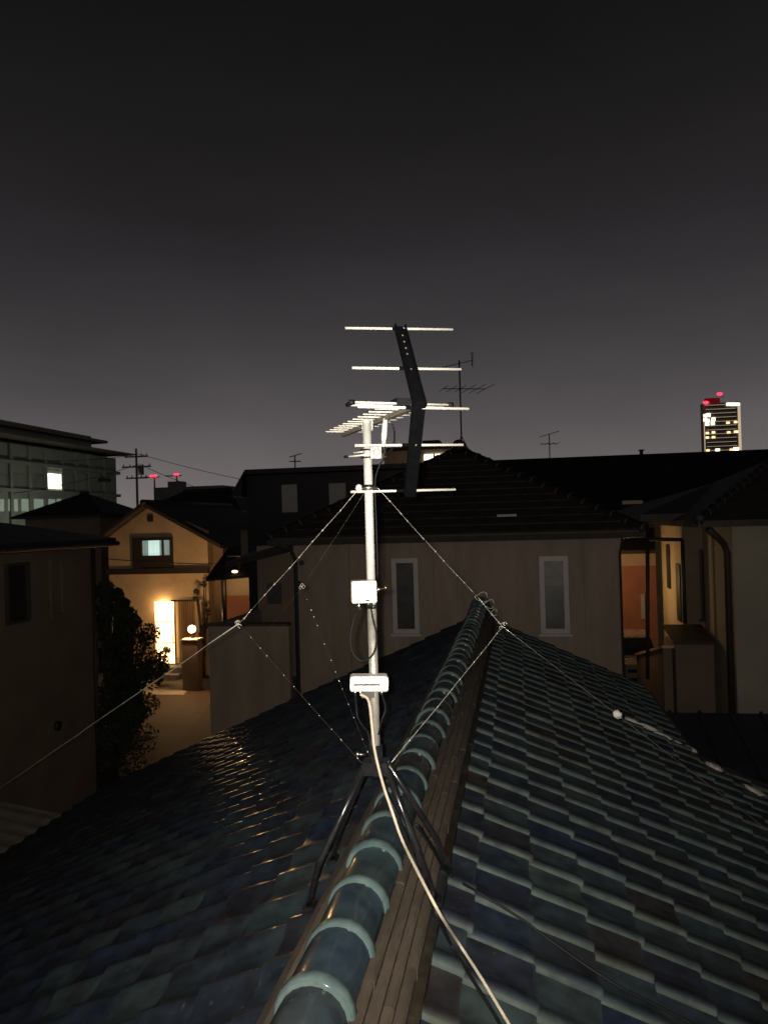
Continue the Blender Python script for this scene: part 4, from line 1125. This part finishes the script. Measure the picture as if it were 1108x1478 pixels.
# pale corrugated lean-to roof between the houses
le = thing('lean_to', (-7.5, 9.5, 0), 'low lean-to with a pale corrugated roof at the foot of the brown house', 'lean-to')
zA, zB_ = 2.05, 1.75
xa_, xb_ = LX + .02, -6.35
mb = MB(); n = 60; top = []; yA, yB = 6.0, hX(108, 1162, -7.0).y
for i in range(n + 1):
    y_ = yA + (yB - yA) * i / n; dz = .018 * math.sin(i * 1.57)
    top += [(xa_, y_, zA + dz), (xb_, y_, zB_ + dz)]
mb.add(top, [(2 * i, 2 * i + 1, 2 * i + 3, 2 * i + 2) for i in range(n)], True)
mb.build('roof', 'concrete', le)
for y_ in (6.3, yB - .3):
    MB().tube([(xb_ - .12, y_, 0), (xb_ - .12, y_, zB_ - .01)], .04, 8).build('post', 'dark_trim', le)
bx('beam', (xb_ - .16, 6.05, zB_ - .10), (xb_ - .08, yB - .05, zB_ - .025), 'dark_trim', le)

# ---- black roofs behind it
def dark_roofed(pk_px, pk_py, Y, half, drop, label, rh=0.0):
    p = hY(pk_px, pk_py, Y)
    t = thing('black_roofed_house', (p.x, Y, 0), label, 'house')
    hip_roof('roof', t, 'roof_black', p.x - half, p.x + half, Y - half, Y + half, p.z - drop, p.z, .12, rh, p.x, Y)
    bx('wall', (p.x - half + .5, Y - half + .5, 0), (p.x + half - .5, Y + half - .5, p.z - drop - .002), 'brown_wall', t)
    MB().tube([(p.x - rh, Y, p.z), (p.x + rh + .01, Y, p.z)], .12, 8).build('ridge_cap', 'roof_black', t)
dark_roofed(122, 713, 40.0, 2.7, 1.35, 'house behind the brown one showing only its black peaked roof', .25)
dark_roofed(300, 708, 46.0, 3.4, 1.5, 'house showing only a flat black hip roof behind the gabled house', 1.6)

# ---- dark clad house with two pale shutters behind the cream house
YD = 25.0
d0, d1 = hY(346, 720, YD).x, hY(620, 720, YD).x
dz_ = hY(430, 676, YD).z
dh = thing('dark_clad_house', ((d0 + d1) / 2, YD, 0), 'black clad house with two pale shuttered windows behind the cream house', 'house')
bx('wall', (d0 + .25, YD, 0), (d1, YD + 6, dz_ - .18), 'roof_black', dh)
MB().prism([(d0 - .15, dz_ - .9), (d0 + .22, dz_ - .9), (d0 + .25, dz_ - .16), (d1 + .3, dz_ - .16), (d1 + .3, dz_), (d0 + .35, dz_), (d0 - .0, dz_ - .55)], YD - .4, YD + 6.4).build('roof', 'roof_black', dh)
for (xa, ya, xb, yb) in ((407, 700, 430, 739), (475, 698, 500, 731)):
    q0, q1 = hY(xa, ya, YD), hY(xb, yb, YD)
    w = bx('shutter', (q0.x, YD - .06, q1.z), (q1.x, YD - .002, q0.z), 'shutter', dh)
    for k in range(6):
        zz = q1.z + (q0.z - q1.z) * (k + .5) / 6
        bx('louvre', (q0.x + .02, YD - .068, zz - .045), (q1.x - .02, YD - .0605, zz + .03), 'shutter', w)

# ---- flat-roofed block with a lit room, behind
YB = 40.0
fb = thing('flat_roofed_block', (hY(600, 660, YB).x, YB, 0), 'flat roofed block with one lit window peeping over the pyramid roof', 'building')
q0, q1 = hY(554, 649, YB), hY(668, 690, YB)
bx('wall', (q0.x, YB, 0), (q1.x, YB + 8, q0.z - .1), 'ochre_wall', fb)
bx('parapet', (q0.x - .2, YB - .2, q0.z - .098), (q1.x + .2, YB + 8.2, q0.z + .08), 'roof2', fb)
a_, b_ = hY(612, 656, YB), hY(641, 668, YB)
w = bx('window', (a_.x, YB - .06, b_.z), (b_.x, YB - .002, a_.z), 'office_glow', fb)
bx('mullion', ((a_.x + b_.x) / 2 - .04, YB - .08, b_.z), ((a_.x + b_.x) / 2 + .04, YB - .0605, a_.z), 'frame_dark', w)
a_, b_ = hY(609, 636, YB + 3), hY(634, 641, YB + 3)
bx('roof_tank', (a_.x, YB + 3, q0.z + .082), (b_.x, YB + 4.5, a_.z), 'roof2', fb)

# ---- long dark roof across the back
YR = 40.0
lr = thing('long_roofed_building', (10, YR, 0), 'long low building with an unbroken black roof running behind the houses', 'building')
a_, b_ = hY(676, 663, YR + 6), hY(1180, 648, YR + 6)
zt = (a_.z + b_.z) / 2
MB().add([(a_.x, YR + 6, zt), (b_.x + 8, YR + 6, zt), (b_.x + 8, YR, zt - 3.2), (a_.x, YR, zt - 3.2), (b_.x + 8, YR + 12, zt - 3.2), (a_.x, YR + 12, zt - 3.2),
          (a_.x, YR, zt - 3.45), (b_.x + 8, YR, zt - 3.45), (b_.x + 8, YR + 12, zt - 3.45), (a_.x, YR + 12, zt - 3.45)],
         [(3, 2, 1, 0), (0, 1, 4, 5), (3, 0, 5, 9, 6), (1, 2, 7, 8, 4), (6, 7, 2, 3), (5, 4, 8, 9), (9, 8, 7, 6)]).build('roof', 'roof_black', lr)
bx('wall', (a_.x + .5, YR + .6, 0), (b_.x + 7.5, YR + 11.4, zt - 3.46), 'brown_wall', lr)
q = hY(925, 654, YR + 6)
MB().tube([(q.x, YR + 6, zt - .05), (q.x, YR + 6, zt + .22)], .10, 8).tube([(q.x, YR + 6, zt + .2), (q.x, YR + 6, zt + .26)], .18, 8).build('roof_vent', 'roof_black', lr)
q = hit(912, 727, (0, -3.2, 6), V((0, -3.2, 6)).dot(V((0, YR, zt - 3.2))))
bx('skylight', (q.x - .5, q.y - .1, q.z - .02), (q.x + .5, q.y + .25, q.z + .16), 'shutter', lr)

# ---- office block far left, its long side receding
oc = hY(168, 690, 92.0)
XO, YO1 = oc.x, 92.0
of = thing('office_block', (XO - 8, YO1 - 20, 0), 'pale office block with broad overhanging canopies and one bright window', 'building')
def oz(px, py, x=None): return hX(px, py, XO if x is None else x)
zw = oz(100, 652).z
bx('wall', (XO - 18, YO1 - 45, 0), (XO, YO1, zw), 'office', of)
for (px, py, ov, t, inset) in ((120, 640, 1.6, .55, 0), (100, 620, -.6, 1.1, 3.0)):
    c_ = hX(px, py, XO + ov)
    ye_ = YO1 + 2.2 - inset
    MB().add([(XO - 18, YO1 - 46, c_.z), (XO + ov, YO1 - 46, c_.z - t * .45), (XO + ov, ye_, c_.z - t * .45), (XO - 18, ye_, c_.z),
              (XO - 18, YO1 - 46, c_.z - t), (XO + ov, YO1 - 46, c_.z - t * .75), (XO + ov, ye_, c_.z - t * .75), (XO - 18, ye_, c_.z - t)],
             [(0, 1, 2, 3), (7, 6, 5, 4), (0, 4, 5, 1), (1, 5, 6, 2), (2, 6, 7, 3), (3, 7, 4, 0)]).build('canopy', 'office_roof', of)
bx('upper_wall', (XO - 18, YO1 - 45, zw + .002), (XO - 1.6, YO1 - 3, hX(100, 624, XO - 1.6).z), 'office', of)
def owin(xa, ya, xb, yb, m, d=.12):
    a, b = oz(xa, ya), oz(xb, yb)
    return bx('window', (XO + .005, a.y, b.z), (XO + d, b.y, a.z), m, of)
owin(66, 683, 87, 706, 'office_glow', .2)
for xa, xb in ((-12, 14), (17, 40), (42, 63), (90, 108), (111, 127)): owin(xa, 683, xb, 707, 'office_pane', .06)
for k, xa in enumerate((-8, 12, 31, 49, 66, 82, 97, 111)): owin(xa, 720, xa + 13, 738, 'green_glow')
for py in (712, 676):
    z_ = oz(100, py).z
    bx('floor_band', (XO + .003, YO1 - 45, z_ - .18), (XO + .45, YO1 + .3, z_ + .18), 'office', of)
for px in (14, 41, 64, 88, 109, 128, 150):
    y_ = oz(px, 690).y
    bx('pilaster', (XO + .004, y_ - .22, 0), (XO + .3, y_ + .22, zw - .01), 'office', of)
owin(142, 690, 156, 696, 'dark_trim', .4)
fl = thing('added_facade_lamp', (XO + 9, YO1 - 22, 0), 'unseen lamp on a pole, added to light the front of the office block', 'street lamp')  # unseen lamp added to brighten the office facade
MB().tube([(XO + 9, YO1 - 22, 0), (XO + 9, YO1 - 22, 4.9)], [.09, .06], 8).build('pole', 'steel_pole', fl)
MB().ball((XO + 9, YO1 - 22, 5.0), .25, 10, 6, (1, 1, .5)).build('lantern', 'green_glow', fl)
lamp('added_facade_light', (XO + 9, YO1 - 22, 4.6), 1200, (.92, 1, .78), .2, fl)

# ---- far low blocks and beacons
YQ = 260.0
for (xa, ya, xb, lab) in ((222, 704, 322, 'low pale apartment block on the skyline under the red beacons'), (296, 712, 350, 'lower grey block on the skyline beside the apartment block')):
    a_, b_ = hY(xa, ya, YQ), hY(xb, ya, YQ)
    blk = thing('skyline_block', ((a_.x + b_.x) / 2, YQ, 0), lab, 'building')
    bx('wall', (a_.x, YQ, 0), (b_.x, YQ + 14, a_.z), 'far_block', blk)
    bx('roof_room', (a_.x + 4, YQ + 3, a_.z + .02), (a_.x + 9, YQ + 8, a_.z + 2.2), 'far_block', blk)
    nW = int((b_.x - a_.x) / 3.2)
    for r_ in range(3):
        for c_ in range(nW):
            bx('window', (a_.x + 1 + c_ * 3.2, YQ - .15, a_.z - 2.6 - r_ * 3), (a_.x + 2.8 + c_ * 3.2, YQ - .01, a_.z - 1.1 - r_ * 3), 'glass', blk)
for (px, py, lab) in ((223, 687, 'tower crane with a row of red warning lights left of its twin'), (255, 685, 'thin lattice mast with a red warning light right of the crane')):
    Yk = 420.0
    q = hY(px, py, Yk)
    k = thing('crane', (q.x, Yk, 0), lab, 'crane')
    MB().tube([(q.x, Yk, 0), (q.x, Yk, q.z + .5)], .5, 6).build('mast', 'far_block', k)
    MB().tube([(q.x - 7, Yk, q.z - .6), (q.x + 3, Yk, q.z - .6)], .35, 6).build('jib', 'far_block', k)
    for dx in ((-1.5, .8) if px < 240 else (-.6, .9)):
        MB().ball((q.x + dx, Yk - .6, q.z), .9 if px < 240 else .7, 8, 5, (1.6, 1, .7)).build('warning_light', 'red_glow', k)

# ---- tower block far right
YT = 620.0
t0, t1 = hY(1015, 620, YT), hY(1068, 620, YT)
ztop = hY(1045, 581, YT).z
tw = thing('tower_block', ((t0.x + t1.x) / 2, YT, 0), 'tall lit apartment tower with red beacons on its roof', 'tower')
W = t1.x - t0.x
bx('core', (t0.x + .8, YT + .5, 0), (t1.x - .8, YT + 9, ztop - .5), 'tower_dark', tw)
nfl = 13
fh = 3.15
for k in range(22):
    z = ztop - k * fh
    if z < 2: break
    bx('balcony_band', (t0.x, YT - .6, z - 1.35), (t1.x, YT + 9, z), 'tower_wall', tw)
for k in range(16):
    z = ztop - k * fh - 1.36
    bx('band_glow', (t0.x + 1.7, YT + .1, z - .22), (t1.x - 2.8, YT + .48, z - .02), 'band_emit', tw)  # glowing strips added under each band to brighten the tower front
for xx, w_ in ((t0.x - .05, 1.6), (t1.x - 2.6, 2.65)):
    bx('corner_pier', (xx, YT - .9, 0), (xx + w_, YT + 9.2, ztop + .3), 'tower_wall', tw)
bx('lit_stair', (t1.x - 1.9, YT - 1.05, 10), (t1.x + .1, YT - .905, ztop - 3), 'tower_glow', tw)
bx('lit_stair', (t0.x - .1, YT - 1.05, 10), (t0.x + .5, YT - .905, ztop - 8), 'tower_glow', tw)
def twin(px, py, w, h, mm):
    q = hY(px, py, YT - 1)
    bx('lit_window', (q.x - w / 2, YT - 1.0, q.z - h / 2), (q.x + w / 2, YT - .62, q.z + h / 2), mm, tw)
for px in (1050, 1054, 1058, 1062, 1065): twin(px, 583.5, 2.0, 2.2, 'white_win')
for px, py in ((1017, 600), (1022, 599), (1017, 606), (1021, 607), (1029, 605), (1020, 612), (1028, 611)): twin(px, py, 2.6, 2.4, 'white_win')
for px, py in ((1020, 625), (1029, 624), (1020, 631.5), (1029, 631)): twin(px, py, 2.4, 1.7, 'warm_win')
for px, py in ((1050, 610), (1061, 609), (1051, 624), (1061, 623), (1064, 623), (1021, 650), (1055, 649)): twin(px, py, 2.4, 1.6, 'warm_win')
for px, py in ((1035, 650), (1061, 648), (1064, 648)): twin(px, py, 3.0, 2.4, 'white_win')
q0, q1 = hY(1019, 574, YT), hY(1040, 581, YT)
bx('roof_room', (q0.x, YT + 3, ztop + .31), (q1.x, YT + 8, q0.z), 'beacon_lit_room', tw)
for px, py, s in ((1018, 581, 1.5), (1038, 568.5, 1.5)):
    q = hY(px, py, YT - 1.2)
    MB().ball((q.x, YT - 1.2, q.z), s, 10, 6, (1.5, 1, .8)).build('beacon', 'red_glow', tw)
q = hY(1038, 570, YT + 6)
MB().tube([(q.x, YT - 1.2, q0.z - 1), (q.x, YT - 1.2, q0.z + 3.5)], .3, 6).build('beacon_pole', 'tower_wall', tw)

# ================================================================== FAR ANTENNAS, POLES, WIRES
def yagi(mb, c, d, L, n, w0, w1, r):
    d = V(d).normalized(); s = d.cross(V((0, 0, 1))).normalized()
    mb.tube([c, c + d * L], r * 1.4, 5)
    for i in range(n):
        p = c + d * (L * i / (n - 1)); w = w0 + (w1 - w0) * i / (n - 1)
        mb.tube([p - s * w, p + s * w], r, 5)
def roof_antenna(px, py_top, py_bot, Y, label, big=True):
    a, b = hY(px, py_top, Y), hY(px + 1, py_bot, Y)
    t = thing('roof_antenna', (b.x, Y, b.z), label, 'antenna')
    h = a.z - b.z
    MB().tube([(b.x, Y, b.z - .05), (b.x, Y, a.z)], .018 if big else .03, 6).build('pole', 'antenna_dark', t)
    if big:
        mb = MB(); yagi(mb, V((b.x - .42, Y - .1, a.z - .16)), (.9, .3, .22), .75, 11, .05, .07, .005)
        mb.build('small_array', 'antenna_dark', t)
        e = V((b.x + .27, Y + .12, a.z + .04))
        mb = MB()
        for dz in (-.14, -.07, .0, .07, .12): mb.tube([e + V((-.02, -.15, dz)), e + V((.02, .15, dz))], .006, 5)
        mb.tube([e + V((0, 0, -.16)), e + V((.02, 0, .14))], .010, 5); mb.build('reflector', 'antenna_dark', t)
        mb = MB(); yagi(mb, V((b.x - .35, Y - .15, a.z - .62)), (.9, .35, .0), .95, 6, .34, .62, .007)
        mb.build('wide_array', 'antenna_dark', t)
        mb = MB().tube([(b.x, Y, b.z + .25), (b.x + .16, Y - .1, b.z - .1)], .008, 5).tube([(b.x, Y, b.z + .25), (b.x - .1, Y - .1, b.z - .05)], .008, 5)
        mb.build('base_legs', 'antenna_dark', t)
    else:
        k_ = h / 1.3
        mb = MB(); yagi(mb, V((b.x - .5 * k_, Y, a.z - .15 * k_)), (.9, .2, .25), 1.1 * k_, 7, .12 * k_, .16 * k_, .014)
        mb.build('small_array', 'antenna_dark', t)
        mb = MB(); yagi(mb, V((b.x - .45 * k_, Y, a.z - .55 * k_)), (1, .15, 0), .9 * k_, 4, .5 * k_, .7 * k_, .014)
        mb.build('wide_array', 'antenna_dark', t)
    return t
roof_antenna(665, 520, 645, YC + 2.7, 'tall weathered two tier antenna on the peak of the pyramid roof')
roof_antenna(792, 626, 660, YR + 6, 'small antenna silhouetted on the long black roof', False)
roof_antenna(425, 657, 678, YD + 5.5, 'tiny antenna silhouetted over the black clad house', False)
# utility pole and its lines
YU = 70.0
q = hY(197, 662, YU)
up_ = thing('utility_pole', (q.x, YU, 0), 'concrete utility pole with crossarms left of the red beacons', 'utility pole')
MB().tube([(q.x, YU, 0), (q.x, YU, q.z + 1.0)], [.17, .10], 8).build('pole', 'steel_pole', up_)
for dz, w in ((.2, 1.2), (-.8, 1.5), (-1.9, 1.1)):
    bx('crossarm', (q.x - w, YU - .08, q.z + dz - .07), (q.x + w, YU + .08, q.z + dz + .07), 'steel_pole', up_)
    for s in (-.9, -.45, .45, .9):
        MB().tube([(q.x + s * w, YU - .02, q.z + dz + .071), (q.x + s * w, YU - .02, q.z + dz + .26)], .06, 6).build('insulator', 'frame', up_)
MB().tube([(q.x + .5, YU - .1, q.z - 1.6), (q.x + .5, YU - .1, q.z - .7)], .3, 10).build('transformer', 'steel_pole', up_)
for (xa, ya, Ya, dz, xb, yb, Yb, lab) in ((40, 664, 62, .45, 420, 704, 80, 'overhead line along the top crossarm of the utility pole'), (20, 712, 62, -.55, 330, 716, 80, 'overhead line along the middle crossarm of the utility pole')):
    a_, m_, b_ = hY(xa, ya, Ya), V((q.x + .3, YU - .05, q.z + dz)), hY(xb, yb, Yb)
    pts = []
    for p0_, p1_ in ((a_, m_), (m_, b_)):
        for k in range(12):
            t = k / 12; p = p0_.lerp(p1_, t); p.z -= 1.2 * t * (1 - t); pts.append(p)
    pts.append(b_)
    MB().tube(pts, .028, 5).build('overhead_line', 'black_plastic', None, lab, 'overhead line')
# line crossing the gabled facade
a_, b_ = hY(150, 806, YH - 3), hY(420, 812, YH - 3)
MB().tube([a_.lerp(b_, k / 16) - V((0, 0, .5 * (k / 16) * (1 - k / 16))) for k in range(17)], .02, 5).build('overhead_line', 'black_plastic', None, 'thin dark wire sagging across the front of the gabled house', 'overhead line')

# ================================================================== PLANTS
def leaves(mb, c, r, n, size, flat=1.0):
    for _ in range(n):
        while True:
            p = V((random.uniform(-1, 1), random.uniform(-1, 1), random.uniform(-1, 1)))
            if .25 < p.length < 1: break
        q = V(c) + V((p.x * r[0], p.y * r[1], p.z * r[2]))
        u = V((random.gauss(0, 1), random.gauss(0, 1), random.gauss(0, 1))).normalized()
        w = u.orthogonal().normalized(); s = size * random.uniform(.6, 1.3)
        mb.add([q - u * s, q + w * s * .45, q + u * s, q - w * s * .45], [(0, 1, 2, 3)])
def shrub(name, px, py, Y, w, h, label, catg, n=2600, size=.09, clumps=14):
    q = hY(px, py, Y)
    t = thing(name, (q.x, Y, 0), label, catg)
    mb = MB(); tr = MB()
    for k in range(clumps):
        f = (k + .5) / clumps
        c = V((q.x + random.uniform(-.5, .5) * w * (1 - .3 * f), Y + random.uniform(-.5, .5) * w * .8, h * (.12 + .80 * f)))
        rr = w * random.uniform(.22, .36) * (1.1 - .35 * f)
        leaves(mb, c, (rr, rr, rr * .9), n // clumps, size)
        tr.tube([(q.x, Y, h * .1 * f), (q.x + (c.x - q.x) * .5, Y + (c.y - Y) * .5, c.z * .7), c], [.06, .04, .015], 5)
    tr.tube([(q.x, Y, -.02), (q.x, Y, h * .5)], [.10, .06], 7)
    mb.build('crown', 'leaf', t); tr.build('trunk', 'bark', t)
    return t
shrub('evergreen_tree', 158, 900, 20.5, 1.05, 5.15, 'dense dark evergreen tree beside the corner of the brown house', 'tree', 16000, .055, 34)
shrub('garden_shrub', 190, 930, 23.0, 1.5, 3.9, 'rounded dark shrub in front of the lit porch', 'shrub', 8000, .055, 20)
shrub('porch_plant', 231, 935, 29.6, .7, 1.5, 'small leafy plant silhouetted against the lit door', 'plant', 420, .07, 6)
shrub('climbing_plant', 291, 860, 30.6, .55, 4.4, 'straggly climbing plant up the porch pillar', 'plant', 420, .07, 12)
shrub('hedge_shrub', 165, 985, 19.0, 1.4, 1.6, 'low dark shrub at the edge of the driveway', 'shrub', 4000, .05, 14)
gq = hZ(149, 991, .5)
gl2 = thing('garden_light', (gq.x, gq.y, 0), 'tiny bright ground light glowing among the shrubs', 'lamp')
MB().tube([(gq.x, gq.y - 1.2, 0), (gq.x, gq.y - 1.2, .45)], .03, 6).build('stake', 'black_plastic', gl2)
MB().ball((gq.x, gq.y - 1.2, .5), .09, 8, 5, (1.6, 1, .6)).build('lens', 'white_win', gl2)
